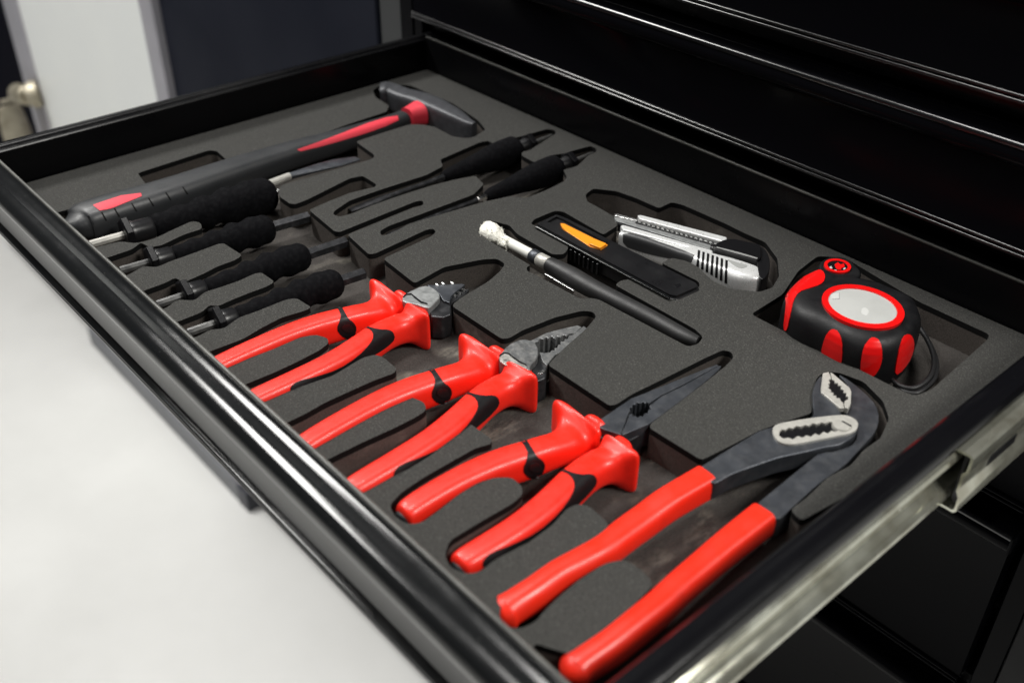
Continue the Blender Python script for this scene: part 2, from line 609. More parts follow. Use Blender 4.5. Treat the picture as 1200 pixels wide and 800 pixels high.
# closed drawers above and below the open one
specs = [(105, 62, 'closed black drawer directly above the open drawer'),
         (184, 62, 'closed black drawer at the top edge, second above the open drawer'),
         (-49, 60, 'closed black drawer front directly below the open drawer'),
         (-126, 140, 'tall closed black drawer at lower right, under the slide rail')]
for ztop, hh, lab in specs:
    d = thing('closed_drawer', lab, 'drawer', (280, 376, ztop - hh), 'closed drawers of the black tool chest')
    ob2 = base_of(d)
    extrude_profile('drawer_front', front_profile(375, ztop, hh), 0, XL, XR, 'paint_chest', d, ob2, nseg=1)
    for zz, yy, rr in ((ztop - hh + 1.4, 360.2, 1.2), (ztop - hh + 4.2, 360.4, 1.1)):
        revolve('lower_bead', [(0, rr), (XR - XL, rr)], (XL, yy, zz), (XR, yy, zz), 'bead' if ztop > 0 else 'paint_chest', d, ob2, N=14)
    revolve('lip_bead', [(0, 2.2), (XR - XL, 2.2)], (XL, 358.6, ztop - 2.6), (XR, 358.6, ztop - 2.6), 'bead', d, ob2, N=20)
    box('lip_cap', XR, XR + 1.6, 355.5, 374, ztop - 15, ztop - .5, 'paint_chest', d, ob2, bevel=.5)
    box('lip_cap', XL - 1.6, XL, 355.5, 374, ztop - 15, ztop - .5, 'paint_chest', d, ob2, bevel=.5)
    box('drawer_box', XL + 10, XR - 10, 397, 800, ztop - hh + 6, ztop - 12, 'paint_in', d, ob2)
for cx_ in (60, 520):
    for cy_ in (450, 820):
        revolve('caster', [(0, 8), (2, 50), (4, 56), (22, 56), (24, 50), (26, 8)], (cx_ - 13, cy_, -901), (cx_ + 13, cy_, -901), 'plastic', t, ob)
        box('caster_fork', cx_ - 20, cx_ + 20, cy_ - 22, cy_ + 22, -860, -740.5, 'cab_grey', t, ob, bevel=2)
d = thing('closed_drawer', 'closed black drawer at the bottom edge, below the tall one', 'drawer', (280, 376, -420), 'closed drawers of the black tool chest')
extrude_profile('drawer_front', front_profile(375, -284, 140), 0, XL, XR, 'paint_chest', d, base_of(d))

# ------------------------------------------------------------------ the open drawer
dr = thing('open_drawer', 'glossy black tool drawer pulled fully open on steel runners, holding the foam tray', 'drawer', (280, 180, -24))
ob = base_of(dr)
extrude_profile('front_panel', front_profile(0, 28, 45), 0, XL, XR, 'paint_lip', dr, ob)
revolve('inner_hem', [(0, 1.1), (XR - XL, 1.1)], (XL, -1.2, 28.5), (XR, -1.2, 28.5), 'hem', dr, ob, N=12)
revolve('lower_bead', [(0, 1.3), (XR - XL, 1.3)], (XL, -14.9, -13.4), (XR, -14.9, -13.4), 'paint_lip', dr, ob, N=16)
revolve('lower_bead', [(0, 1.2), (XR - XL, 1.2)], (XL, -14.6, -16.4), (XR, -14.6, -16.4), 'paint_lip', dr, ob, N=16)
for x0, x1 in ((XL - 1.4, XL - .02), (XR + .02, XR + 1.4)):
    box('lip_cap', x0, x1, -18.5, -.5, 12.5, 27, 'plastic_satin', dr, ob, bevel=.5)
extrude_profile('side_wall', [(-4, -21), (-4, 24.8), (-4.5, 25.6), (-6.2, 26.2), (-7.2, 27.4), (-9, 28.3), (-12.5, 28.3), (-14.6, 27.2), (-15.6, 25), (-15.6, 17), (-14.2, 17), (-14.2, 24), (-13, 25.2), (-7.5, 25), (-6.4, 22), (-6.4, -21)],
                1, .4, 376, 'paint_in', dr, ob)
extrude_profile('side_wall', [(561.2, -21), (561.2, 24.5), (561.8, 26.8), (563.4, 28.1), (566, 28.3), (569.5, 27.9), (572.6, 26.2), (574.2, 23.4), (574.2, 20.6), (572.8, 19.8), (568.5, 19.4), (566.4, 18.2), (566, 16), (566, -21)],
                1, .4, 376, 'paint', dr, ob)
extrude_profile('back_wall', [(365, -21), (365, 25), (365.8, 27.2), (367.6, 28.2), (373.2, 28.2), (375.2, 27), (375.8, 24.5), (375.8, -21)],
                0, -3.8, 561, 'paint_in', dr, ob)
revolve('inner_hem', [(0, 1.0), (564, 1.0)], (-4, 366.0, 27.6), (560, 366.0, 27.6), 'hem', dr, ob, N=12)
box('bottom_panel', -14, 566, .4, 364.8, -23.5, -21.2, 'paint_in', dr, ob)
# runner fixed to the drawer
rl = extrude_profile('runner_rail', [(566.3, 16.6), (572.4, 16.6), (574.0, 15.6), (574.8, 13.4), (574.2, 11.0), (572.2, 9.8), (569.8, 9.2), (569.2, 7.0), (569.8, 5.2), (569.8, 2.2), (569.0, .6), (569.2, -2.6), (570.8, -4.2), (573.6, -5.2),
                                     (575.2, -7.4), (575.4, -10), (574.2, -12.4), (571.6, -13.8), (566.3, -13.8)], 1, 2, 385, 'zinc', dr, ob)
box('runner_slot', 569.4, 570.1, 92, 108, 2.4, 5, 'plastic', dr, ob, bevel=.3)
revolve('rivet', [(0, 2.4), (1.0, 2.0), (1.4, 1.2)], (569.6, 186, 3.8), (580, 186, 3.8), 'steel', dr, ob)
revolve('rivet', [(0, 2.4), (1.0, 2.0), (1.4, 1.2)], (569.6, 62, 3.8), (580, 62, 3.8), 'steel', dr, ob)

t = thing('drawer_slide', 'bright steel outer slide channel at right edge, fixed to the tool chest', 'drawer slide', (577, 300, -16))
ob = base_of(t)
extrude_profile('outer_channel', [(569.8, 17.2), (571.2, 18.6), (579.6, 18.6), (581.0, 17.4), (581.0, 9.4), (579.4, 6.4), (579.4, -2.8), (581.2, -6), (581.2, -13.8), (579.8, -15.4), (572.4, -15.4), (570.8, -13.0), (572.2, -12.6), (573.4, -14.2), (579.0, -14.2), (580.0, -13.2), (580.0, -6.4),
                                  (578.2, -3.0), (578.2, 6.6), (579.8, 9.8), (579.8, 16.8), (579.0, 17.4), (571.8, 17.4), (570.8, 16.4)], 1, 222, 420, 'zinc', t, ob)
extrude_profile('ball_cage', [(575.9, 15), (577.6, 16.4), (578.0, 16.4), (577.4, 9), (577.4, -5), (578.6, -12.6), (577.2, -13.2), (575.9, -11)], 1, 226, 330, 'blued_steel', t, ob)
for k in range(5):
    for zz in (12.6, -9.6):
        revolve('ball', [(0, .6), (.6, 1.5), (1.6, 2.0), (2.6, 1.5), (3.2, .6)], (576.0, 230 + k * 9, zz), (590, 230 + k * 9, zz), 'steel', t, ob, N=10)
box('slot', 579.3, 579.9, 246, 272, -1, 4.4, 'plastic', t, ob, bevel=.2)

# ------------------------------------------------------------------ foam tray
X1, Y1 = 560, 363
valley = [(55.6, 21.6), (55.2, 40.2), (54.9, 77.8), (32.9, 81.1), (29.8, 137.9), (34.8, 141.5), (56.0, 139.1), (57.3, 161.2), (59.1, 201.4), (55.1, 244.7), (53.7, 280.5), (44.8, 289.4), (22.5, 291.6), (8.6, 298.8), (2.4, 312.7), (18.8, 329.2), (73.3, 331.8), (113.9, 325.2), (132.0, 317.9), (137.3, 301.6), (134.4, 295.6), (125.6, 290.2), (103.1, 291.3), (92.7, 286.8), (86.3, 279.2), (85.9, 263.2), (86.5, 229.0), (115.6, 225.7), (119.7, 221.3), (116.8, 178.2), (114.7, 148.4), (119.0, 143.2), (128.4, 138.3), (143.0, 138.1), (145.6, 141.1), (145.0, 150.1), (136.1, 190.4), (138.5, 199.5), (155.8, 199.0), (158.7, 196.3), (155.0, 177.7), (156.4, 159.6), (158.5, 143.0), (194.2, 139.7), (197.3, 141.5), (194.2, 204.2), (196.1, 208.5), (201.8, 205.5), (200.5, 194.5), (203.3, 143.4), (232.7, 139.4), (234.5, 143.2), (230.5, 185.9), (232.4, 189.9), (237.1, 188.4), (239.4, 182.4), (242.7, 143.1), (278.5, 140.4), (274.8, 165.0), (278.3, 175.4), (282.8, 188.5), (287.7, 196.0), (295.8, 195.9), (300.2, 188.6), (305.0, 174.5), (306.9, 161.9), (308.5, 151.0), (311.5, 141.8), (355.4, 141.7), (357.5, 145.4), (356.5, 155.7), (358.7, 178.1), (363.6, 194.6), (368.3, 198.8), (373.3, 196.5), (378.2, 183.7), (383.6, 162.2), (388.3, 147.2), (389.9, 144.5), (434.4, 144.2), (436.1, 147.3), (435.4, 159.2), (437.0, 179.9), (439.0, 211.2), (440.4, 225.0), (444.4, 227.2), (448.8, 223.9), (450.8, 214.4), (453.2, 194.3), (455.5, 171.9), (457.1, 150.1), (459.2, 146.5), (491.1, 147.4), (493.6, 168.0), (495.2, 185.5), (499.9, 203.0), (503.8, 215.7), (495.0, 228.8), (488.3, 242.1), (487.6, 249.2), (492.5, 254.9), (505.8, 258.0), (521.6, 251.2), (531.1, 241.4), (536.7, 225.0), (536.3, 211.2), (538.6, 197.2), (536.4, 182.1), (538.1, 162.6), (537.9, 151.6), (545.2, 149.6)]
tail = [(552, 200), (552, 30), (546, 15), (520, 15)]
S11 = [(531.4, 25.2), (531.1, 32.7), (530.5, 43.9), (530.3, 56.5), (528.3, 71.6), (527.1, 74.4), (520.8, 76.2), (510.9, 75.5), (506.9, 68.0), (506.3, 53.8), (507.2, 42.4), (508.8, 31.6), (510.6, 25.9)]
E10 = [(509.7, 19.2), (505.1, 14.5), (498.0, 17.1)]
S10 = [(493.8, 24.2), (493.5, 39.6), (493.4, 58.9), (494.0, 70.8), (493.6, 82.6), (491.0, 85.2), (478.3, 86.4), (474.3, 83.5), (473.3, 78.2), (476.5, 65.9), (477.5, 51.7), (475.5, 34.5), (476.8, 25.2)]
E9 = [(473.6, 20.1), (466.6, 17.7), (460.0, 20.2)]
S9 = [(454.9, 26.9), (454.9, 44.8), (455.4, 61.5), (454.3, 68.6), (450.1, 72.3), (442.4, 72.9), (437.4, 67.0), (435.0, 58.9), (435.2, 48.9), (437.5, 35.0), (438.7, 24.3)]
E8 = [(435.7, 19.3), (428.3, 17.8), (421.0, 19.9)]
S8 = [(417.8, 28.7), (416.4, 41.7), (416.1, 59.2), (416.0, 73.1), (418.4, 80.5), (416.5, 83.2), (401.0, 82.8), (400.2, 79.8), (403.2, 70.5), (406.5, 52.6), (407.2, 39.8), (404.8, 23.9), (402.3, 14.1)]
S7 = [(377.6, 19.0), (378.0, 36.4), (379.2, 54.4), (379.1, 67.3), (378.1, 73.3), (372.3, 76.1), (364.8, 73.7), (360.7, 67.8), (359.4, 55.7), (360.4, 42.5), (363.2, 22.1), (359.4, 11.8)]
S6 = [(341.9, 26.0), (340.6, 38.0), (340.9, 55.6), (341.4, 68.3), (342.9, 79.1), (340.7, 82.3), (328.3, 83.0), (322.8, 81.4), (320.9, 74.5), (324.1, 53.8), (319.4, 24.0), (318.3, 7.8)]
S5 = [(301.6, 19.6), (302.2, 32.7), (301.6, 48.3), (300.3, 61.2), (297.9, 68.2), (293.4, 70.5), (286.4, 67.4), (283.1, 59.7), (283.4, 42.7), (281.9, 21.7), (281.5, 6.3)]
S4 = [(263.5, 18.2), (264.5, 35.4), (261.7, 47.4), (259.6, 62.0), (262.0, 75.5), (261.4, 80.4), (247.2, 79.0), (244.9, 73.6), (245.0, 65.2), (245.0, 54.3), (244.2, 44.0), (248.7, 32.1), (244.6, 26.1), (246.1, 20.2)]
S3 = [(225.9, 30.6), (221.8, 38.0), (226.2, 40.5), (225.2, 49.1), (224.9, 62.9), (225.4, 72.2), (223.6, 78.9), (208.9, 78.3), (207.7, 73.8), (209.1, 63.4), (208.6, 52.6), (207.4, 42.3), (212.0, 33.6), (204.8, 26.6), (208.6, 18.5)]
S2 = [(183.3, 30.2), (181.2, 36.6), (189.8, 37.8), (188.1, 52.3), (185.8, 62.0), (186.0, 73.3), (183.5, 79.9), (162.6, 78.4), (161.2, 75.1), (161.6, 67.3), (161.9, 54.5), (161.9, 43.3), (163.2, 33.9), (156.9, 28.1), (160.5, 16.9)]
S1 = [(133.0, 32.0), (128.2, 39.7), (138.1, 41.3), (139.9, 48.3), (136.3, 64.5), (136.7, 77.2), (128.6, 80.2), (123.0, 77.1), (125.5, 64.0), (129.3, 47.7), (127.6, 37.2), (118.6, 30.1), (116.3, 15.7)]


def front_end(a, b, y=15):
    """pocket end hidden under the front lip, between the last point of one land and the first of the next"""
    return [(a[0], y), (b[0], y)]


V = list(valley) + tail + [(518, 18)]
seq = [S11, 'E', E10, S10, E9, S9, E8, S8, 'L', S7, 'L', S6, 'L', S5, 'L', S4, 'L', S3, 'L', S2, 'L', S1]
for i, s in enumerate(seq):
    if s == 'E':
        continue
    if s == 'L':
        a, b = seq[i - 1][-1], seq[i + 1][0]
        V += [(a[0], 13), (b[0], 13)]
        continue
    V += s
V += [(V[-1][0], 12), (valley[0][0] - 1, 12)]
valley = round_poly(V, 2.6, 3)

pair = round_poly([(170.5, 155.2), (164.6, 171.3), (164.6, 197.1), (166.4, 234.7), (162.7, 252.1), (152.4, 257.8), (147.5, 299.0), (149.2, 305.9), (158.5, 304.8), (161.4, 308.2), (157.2, 317.8), (157.3, 322.8), (159.1, 329.9), (161.7, 355.8), (167.9, 358.1), (172.7, 353.6), (177.7, 334.8), (182.2, 318.6), (180.8, 312.2), (184.9, 307.8), (199.3, 306.5), (203.9, 309.8), (198.6, 324.0), (202.5, 333.3), (205.8, 358.4), (211.9, 358.5), (216.2, 354.2), (216.8, 345.6), (224.8, 325.6), (222.6, 314.2), (232.3, 308.3), (236.5, 302.7), (238.7, 282.6), (238.7, 264.6), (229.3, 257.4), (224.1, 237.5), (216.9, 182.3), (220.1, 163.2), (218.2, 159.2), (212.9, 161.6), (210.8, 169.8), (211.1, 190.1), (211.5, 240.4), (203.9, 255.9), (189.6, 260.0), (185.4, 246.5), (182.1, 228.0), (180.4, 203.7), (180.0, 177.9), (181.0, 160.2), (179.4, 152.7), (173.8, 151.7)], 2.2, 3)
trio = round_poly([(251.6, 212.5), (248.0, 219.0), (248.9, 225.5), (260.5, 230.1), (272.3, 226.3), (305.9, 225.5), (310.4, 230.7), (308.2, 236.4), (303.9, 241.3), (267.7, 242.2), (264.8, 247.9), (264.7, 266.3), (269.2, 269.8), (308.8, 267.5), (306.0, 283.7), (296.3, 290.5), (281.5, 291.9), (268.9, 292.4), (260.9, 298.7), (257.8, 309.2), (270.8, 318.5), (286.7, 321.2), (307.0, 321.9), (306.7, 335.1), (314.1, 337.9), (349.8, 338.9), (364.3, 338.1), (382.2, 338.5), (399.7, 327.5), (413.4, 310.8), (418.6, 297.3), (416.6, 287.7), (402.8, 277.4), (390.7, 276.5), (373.7, 282.7), (365.5, 282.6), (356.7, 278.6), (356.8, 269.1), (386.1, 269.6), (390.2, 265.5), (389.1, 244.1), (385.7, 242.8), (357.1, 240.1), (355.1, 234.8), (356.5, 229.0), (418.0, 229.0), (425.7, 226.4), (428.1, 219.2), (426.1, 213.1), (361.6, 210.4), (357.1, 207.9), (353.9, 202.8), (316.2, 201.2), (311.3, 200.1), (307.2, 203.0), (307.4, 206.4), (261.6, 206.9)], 2.2, 3)
tapeP = round_poly([(428.2, 264.8), (427.1, 295.7), (417.1, 324.4), (413.9, 349.1), (426.1, 360.2), (453.5, 354.8), (483.8, 349.4), (526.9, 348.6), (528.5, 342.8), (532.3, 278.9), (529.7, 267.1), (522.2, 265.9), (474.8, 265.2)], 3.5, 4)
tray = thing('foam_tray', 'dark grey cut foam insert filling the open drawer, shaped pockets for each tool', 'foam tray', (280, 180, -21))
ob = base_of(tray)
outer = [(-1.5, 3), (X1, 3), (X1, Y1), (-1.5, Y1)]
HO = [valley, pair, trio, tapeP]
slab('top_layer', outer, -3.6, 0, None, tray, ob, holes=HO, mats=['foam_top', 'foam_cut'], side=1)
slab('core_layer', outer, -18.2, -3.7, None, tray, ob, holes=HO, mats=['foam_core', 'foam_core'], side=1)
box('base_layer', -1.4, X1 - .1, 3.1, Y1 - .1, -21, -18.3, 'foam_floor', tray, ob)

# ------------------------------------------------------------------ pliers
PX, PY = 448., 130.


def half_handle(sd, tip=0):
    T = [  # distance along, centre, half width, outward growth, half height, squareness
        (17 - tip, 19.2, 3.0, 0, 3.4, 2.4), (17.8 - tip, 19.3, 5.4, 0, 6.2, 2.7), (20 - tip, 19.5, 6.4, 0, 7.8, 3.0), (28 - tip * .8, 19.9, 6.8, 0, 8.4, 3.1),
        (40 - tip * .5, 20.2, 7.0, 0, 8.6, 3.1), (54, 20.0, 7.2, 0, 8.7, 3.1), (68, 18.7, 7.6, 0, 8.8, 3.1), (80, 16.5, 7.9, 0, 8.8, 3.0),
        (90, 14.0, 7.8, 0, 8.6, 2.9), (100, 11.8, 7.7, .1, 8.2, 2.8), (106, 10.6, 7.8, .4, 8.0, 2.7), (111, 9.8, 8.3, 1.2, 8.1, 2.7),
        (115, 9.2, 9.2, 2.6, 8.8, 2.9), (118, 8.8, 10.8, 4.6, 10.0, 3.4), (120, 8.5, 12.8, 6.8, 11.4, 4.4), (121.4, 8.3, 14.2, 8.2, 12.3, 5.5),
        (122.6, 8.1, 14.6, 8.6, 12.6, 6), (123.8, 8.0, 14.2, 8.2, 12.3, 6), (124.6, 7.9, 12.8, 6.8, 11.4, 5), (125.3, 7.8, 9.0, 2.4, 8.6, 3.2),
        (126.2, 7.8, 6.6, .8, 6.4, 2.8), (127.4, 7.8, 6.2, 1.0, 6.6, 2.8), (129, 7.8, 6.6, 2.0, 8.2 if sd < 0 else 6.4, 3), (131, 7.6, 6.6, 2.0, 8.4 if sd < 0 else 6.4, 3), (132.2, 7.4, 6.0, 1.6, 7.6 if sd < 0 else 6, 3), (132.8, 7.4, 4, 1.2, 5, 2.6)]
    ctr = [(q[0], q[1]) for q in T]
    aw, ext, bh, ex = [[q[i] for q in T] for i in (2, 3, 4, 5)]
    rows = []
    for (y, x), a, e, b, n in zip(ctr, aw, ext, bh, ex):
        if sd > 0 and e > .5:
            # the outer guard of this grip is a little shorter
            a, e = a - e * .28, e * .72 - e * .02
        lift = 1.5 * max(0, min(1, (112 - y) / 14))
        rows.append((PX + sd * (x + e), PY - 0 + (y - 130), -6.4 + lift, a, b, n))
    return rows


left_band = [(423.0, 93.7), (425.2, 96.1), (434.0, 93.1), (439.4, 90.9), (442.9, 91.4), (446.8, 89.5), (450.0, 84.3), (449.9, 79.7), (446.3, 78.3), (441.6, 79.9), (437.4, 86.8), (432.9, 90.8)]
right_band = [(451.1, 94.5), (456.0, 94.8), (461.5, 97.6), (464.1, 101.6), (466.8, 102.1), (470.5, 99.3), (472.7, 92.5), (474.7, 83.1), (476.5, 73.1), (477.3, 59.8), (477.1, 48.2), (476.3, 37.6), (476.6, 29.9), (475.3, 27.7), (472.6, 30.4), (471.4, 35.6), (473.9, 45.2), (475.5, 58.5), (473.2, 73.2), (468.7, 85.3), (464.4, 91.5), (458.4, 94.1), (453.0, 92.2)]


def pliers(kind, label, loc, rot, sc, tip=0):
    root = thing(kind, label, 'pliers', (PX, PY, -18), 'red handled pliers in the foam tray')
    off = (PX, PY, -18)
    bodies = {}
    if True:
        parts = []
        for sd, poly in ((-1, left_band), (1, right_band)):
            rws = [(x, y, z, max(a, .05), max(b, .05), max(e, 1.2)) for x, y, z, a, b, e in catmull(half_handle(sd, tip), 4)]
            gv, gf = loft_mesh(rws, 48, (0, 1, 0))
            nv = []
            for x, y, z in gv:
                # the guard flares upwards towards its outer corner
                w = math.exp(-((y - 121.5) / (5.5 if y < 121.5 else 2.6)) ** 2)
                u = max(-1, min(0, (sd * (x - PX) - 22) / 22))
                if sd > 0 and u == 0:
                    u = .6 * max(0, min(1, (sd * (x - PX) - 22) / 10))
                nv.append((x, y, z + w * (7.5 if sd < 0 else 6.0) * u * max(0, min(1, (z + 8) / 8))))
            g = (nv, gf)
            o = link('handle', nv, gf, 'red', root, True, off, sharp=60)
            b = skin('grip_inlay', chaikin(poly, 1), [g], 'rubber', o, off, lift=.35, depth=.8, step=1.1)
            ecap, _ = loft('end_cap', [(x, y, z - 1.5, a * .86, b_ * .8, n) for x, y, z, a, b_, n in half_handle(sd, tip)[:3]] + [(half_handle(sd, tip)[2][0], half_handle(sd, tip)[2][1] + 2, -8.5, 5.6, 5.0, 2.4)],
                          'rubber', o, (off[0], off[1] + 1.6, off[2] + 0), N=24, k=2)
            parts.append((o, b, ecap))
            if sd == -1:
                # small round button on the band of the left grip
                c = (444.1, 85.5)
                bt = skin('grip_button', [(c[0] + 3.1 * math.cos(q * .5236), c[1] + 3.1 * math.sin(q * .5236)) for q in range(12)], [g], 'plastic_satin', o, off, lift=.8, depth=.3, step=1.0)
    root.location = (loc[0] * MM, loc[1] * MM, -18 * MM)
    root.rotation_euler.z = R(rot)
    root.scale = (sc, sc, 1)
    return root




def local(P, loc, rot, sc):
    """plan outline -> the frame of a turned and scaled tool, in mm"""
    c, s = math.cos(-R(rot)), math.sin(-R(rot))
    out = []
    for x, y in P:
        dx, dy = (x - loc[0]) / sc, (y - loc[1]) / sc
        out.append((dx * c - dy * s, dx * s + dy * c))
    return out


def ragged(a, b, n, amp):
    """toothed line from a to b"""
    a, b = Vector(a), Vector(b)
    d = (b - a)
    nn = Vector((-d.y, d.x)).normalized() * amp
    return [tuple(a + d * i / (2 * n) + (nn if i % 2 else nn * 0)) for i in range(2 * n + 1)]


OZ = (0, 0, -18)
# --- long nose pliers
L3 = ((448, 130), 0, 1)
p3 = pliers('long_nose_pliers', 'red long nose pliers with slim straight dark jaws, nearest the drawer front right', *L3, -4)
U = lambda P, L: local(P, *L)
nose_l = [(439.6, 129.9), (437.7, 156.7), (439.0, 164.7), (441.6, 184.3), (445.7, 213.4), (447.1, 213.8), (446.4, 185.4), (445.5, 170.2), (446.1, 160.1), (444.9, 160.8), (445.0, 158.8), (443.5, 159.2), (443.3, 156.9), (442.0, 156.4), (442.9, 154.2), (441.6, 153.8), (443.2, 151.5), (442.3, 150.5), (444.5, 148.8), (444.9, 147.2), (454.2, 132.0), (444.2, 128.2)]
nose_r = [(447.6, 213.2), (448.5, 214.2), (450.2, 209.3), (452.6, 194.9), (454.9, 175.7), (457.5, 147.7), (454.9, 131.9), (453.6, 133.2), (446.1, 146.5), (446.9, 147.5), (448.5, 146.3), (448.9, 147.8), (450.4, 147.4), (450.5, 149.7), (451.5, 149.8), (450.5, 152.8), (451.4, 153.7), (449.8, 156.0), (450.2, 157.5), (447.8, 158.9), (446.5, 169.1), (447.4, 184.3)]
tip3 = (448.2, 213.9)


def taper(L, amount_top, amount_bot, r0, r1, ref=None):
    def f(x, y):
        # slimmer towards the tip of the jaw (local y grows towards the tip)
        k = min(1, max(0, (y - r0) / (r1 - r0)))
        return (amount_bot * k, -amount_top * k)
    return f


slab('jaw', U(nose_l, L3), -13, 0.4, 'dark_steel', p3, OZ, bevel=.35, zf=taper(L3, 1.6, 5, 25, 88))
slab('jaw', U(nose_r, L3), -13, 0.7, 'dark_steel', p3, OZ, bevel=.35, zf=taper(L3, 1.6, 5, 25, 88))
slab('pivot_block', U([(440.3, 130.5), (439.6, 153.5), (450.5, 150.5), (456.9, 144.8), (456.3, 130.5), (444.7, 126.7)], L3), -17, -4, 'blued_steel', p3, OZ, bevel=.6)
revolve('pivot_collar', [(0, 6), (8, 6)], (0, 0, -12), (0, 8, -10), 'steel', p3, OZ, N=16)

# --- combination pliers
L2 = ((372.4, 133.1), 4.1, 1.01)
p2 = pliers('combination_pliers', 'red combination pliers with open serrated steel jaws, middle of the three', *L2, 9)
jl = [(362.9, 145.7), (363.1, 149.8), (366.5, 149.9), (367.0, 154.3), (366.7, 164.1), (368.8, 173.0), (371.9, 183.2), (374.6, 183.8), (375.5, 180.9), (376.4, 176.8), (375.2, 174.1), (375.8, 170.9), (374.0, 170.1), (374.9, 167.3), (373.1, 166.4), (374.3, 164.0), (371.0, 164.0), (371.9, 161.2), (369.7, 161.3), (370.7, 158.6), (368.8, 157.7), (370.1, 155.3), (369.5, 153.4), (372.1, 151.6), (373.0, 148.9), (375.7, 148.3), (378.3, 147.8), (383.1, 137.9), (370.9, 135.5)]
jr = [(374.0, 185.7), (377.4, 185.7), (380.7, 180.5), (382.4, 174.8), (384.4, 165.9), (384.9, 160.3), (384.8, 156.6), (384.8, 154.1), (387.0, 148.3), (389.2, 143.8), (385.0, 144.7), (377.5, 149.2), (379.8, 150.7), (381.3, 153.7), (380.4, 155.1), (381.6, 156.5), (379.9, 158.1), (380.8, 159.2), (378.7, 161.7), (379.6, 162.8), (377.3, 165.0), (378.5, 166.4), (377.0, 168.5), (377.9, 169.6), (376.1, 172.6), (376.7, 174.5), (375.8, 177.4), (375.2, 181.9)]
slab('jaw', U(jl, L2), -12, 0.2, 'forged_steel', p2, OZ, bevel=.4, zf=taper(L2, 1.2, 4, 25, 62))
slab('jaw', U(jr, L2), -12, -.2, 'forged_steel', p2, OZ, bevel=.4, zf=taper(L2, 1.2, 4, 25, 62))
slab('pivot_cap', chaikin(U([(368.5, 128.1), (363.4, 139.1), (364.2, 148.8), (369.9, 151.7), (375.0, 150.2), (379.9, 146.3), (383.4, 141.9), (385.6, 135.1), (389.2, 132.4), (384.1, 129.9), (378.3, 126.7), (373.1, 125.3)], L2), 1), -9, 1.8, 'forged_steel', p2, OZ, bevel=.9, seg=3)
slab('pivot_recess', chaikin(U([(368.6, 128.6), (368.6, 132.2), (370.7, 133.4), (375.3, 132.9), (380.5, 133.0), (384.0, 133.5), (386.8, 132.2), (382.8, 128.7), (378.2, 125.6), (373.3, 125.7)], L2), 1), 1.2, 2.1, 'worn_steel', p2, OZ, bevel=.25)
slab('pivot_edge', U([(368.3, 128.8), (368.2, 132.5), (370.2, 133.8), (374.9, 133.5), (380.1, 133.4), (384.0, 134.1), (384.5, 133.6), (380.6, 132.4), (375.4, 132.5), (370.9, 132.9), (369.0, 131.8), (369.4, 128.5)], L2), 1.2, 2.35, 'plastic', p2, OZ)
slab('jaw_body', U([(382.8, 138.3), (380.0, 144.4), (376.0, 150.6), (385.8, 146.5), (389.5, 143.7), (394.7, 138.2), (393.9, 130.6), (387.3, 131.8)], L2), -17, -2.2, 'blued_steel', p2, OZ, bevel=1.0)
slab('cutter_edge', U([(378.7, 154.4), (380.5, 161.5), (382.3, 162.4), (383.9, 155.8), (387.3, 147.7), (383.8, 148.4)], L2), -10, -2.2, 'forged_steel', p2, OZ, bevel=.5)
slab('cutting_blade', U([(381.5, 155.5), (384.1, 155.0), (385.2, 152.7), (382.6, 153.2)], L2), -6, -1.2, 'steel', p2, OZ, bevel=.3)
slab('cutting_blade', U([(381.8, 159.6), (383.6, 159.2), (385.0, 157.2), (382.7, 158.2)], L2), -6, -1.2, 'steel', p2, OZ, bevel=.3)
slab('shear_notch', U([(389.9, 136.7), (388.8, 141.3), (390.6, 142.2), (391.6, 138.8)], L2), -8, -1.6, 'steel', p2, OZ, bevel=.2)

# --- wire stripping pliers
L1 = ((293.2, 126.9), 1.3, .955)
p1 = pliers('wire_stripping_pliers', 'red wire stripping pliers with short dark notched jaws, nearest the screwdrivers', *L1, 12)
slab('pivot_cap', chaikin(U([(287.8, 124.4), (285.7, 129.0), (285.3, 141.6), (290.0, 144.3), (297.1, 143.8), (302.1, 141.2), (304.8, 135.9), (307.3, 129.2), (305.0, 127.9), (298.4, 125.6), (292.5, 121.5)], L1), 1), -9, 1.6, 'grey_steel', p1, OZ, bevel=.8, seg=3)
slab('pivot_edge', U([(288.2, 124.7), (287.0, 128.0), (288.7, 130.4), (293.3, 130.1), (299.5, 129.7), (303.2, 131.1), (303.9, 130.5), (300.1, 128.6), (294.0, 128.9), (289.4, 129.6), (288.0, 127.6), (289.0, 124.8)], L1), 1.0, 2.1, 'plastic', p1, OZ)
slab('jaw', U([(283.8, 145.2), (287.1, 149.0), (290.3, 152.8), (292.8, 157.2), (295.7, 162.0), (297.7, 163.0), (299.4, 159.0), (301.6, 151.5), (303.6, 148.0), (308.0, 143.3), (303.3, 142.0), (296.9, 144.5)], L1), -12, -.3, 'dark_steel', p1, OZ, bevel=.5, zf=taper(L1, 1, 4, 25, 60))
slab('jaw', U([(301.1, 151.9), (299.7, 161.9), (301.0, 163.5), (303.7, 159.3), (305.9, 151.8), (306.3, 146.5), (306.7, 144.2), (302.0, 148.6)], L1), -12, -2.4, 'blued_steel', p1, OZ, bevel=.5)
slab('jaw_body', U([(303.4, 132.0), (299.3, 142.6), (303.6, 144.8), (305.9, 146.1), (315.8, 138.3), (315.2, 132.1), (310.4, 127.9)], L1), -17, -2.0, 'blued_steel', p1, OZ, bevel=1.0)
for px in ([(288.0, 149.8), (289.4, 153.2), (292.2, 157.7)]):
    c = U([px], L1)[0]
    revolve('notch_or_glint', [(0, 1.0), (1.2, 1.4), (2.6, 1.0)], (c[0] - 1.3, c[1], -.6), (c[0] + 2, c[1] - .3, -.6), 'steel', p1, OZ, N=10)  # small bright beads put in place of glints on the jaw's notched edge
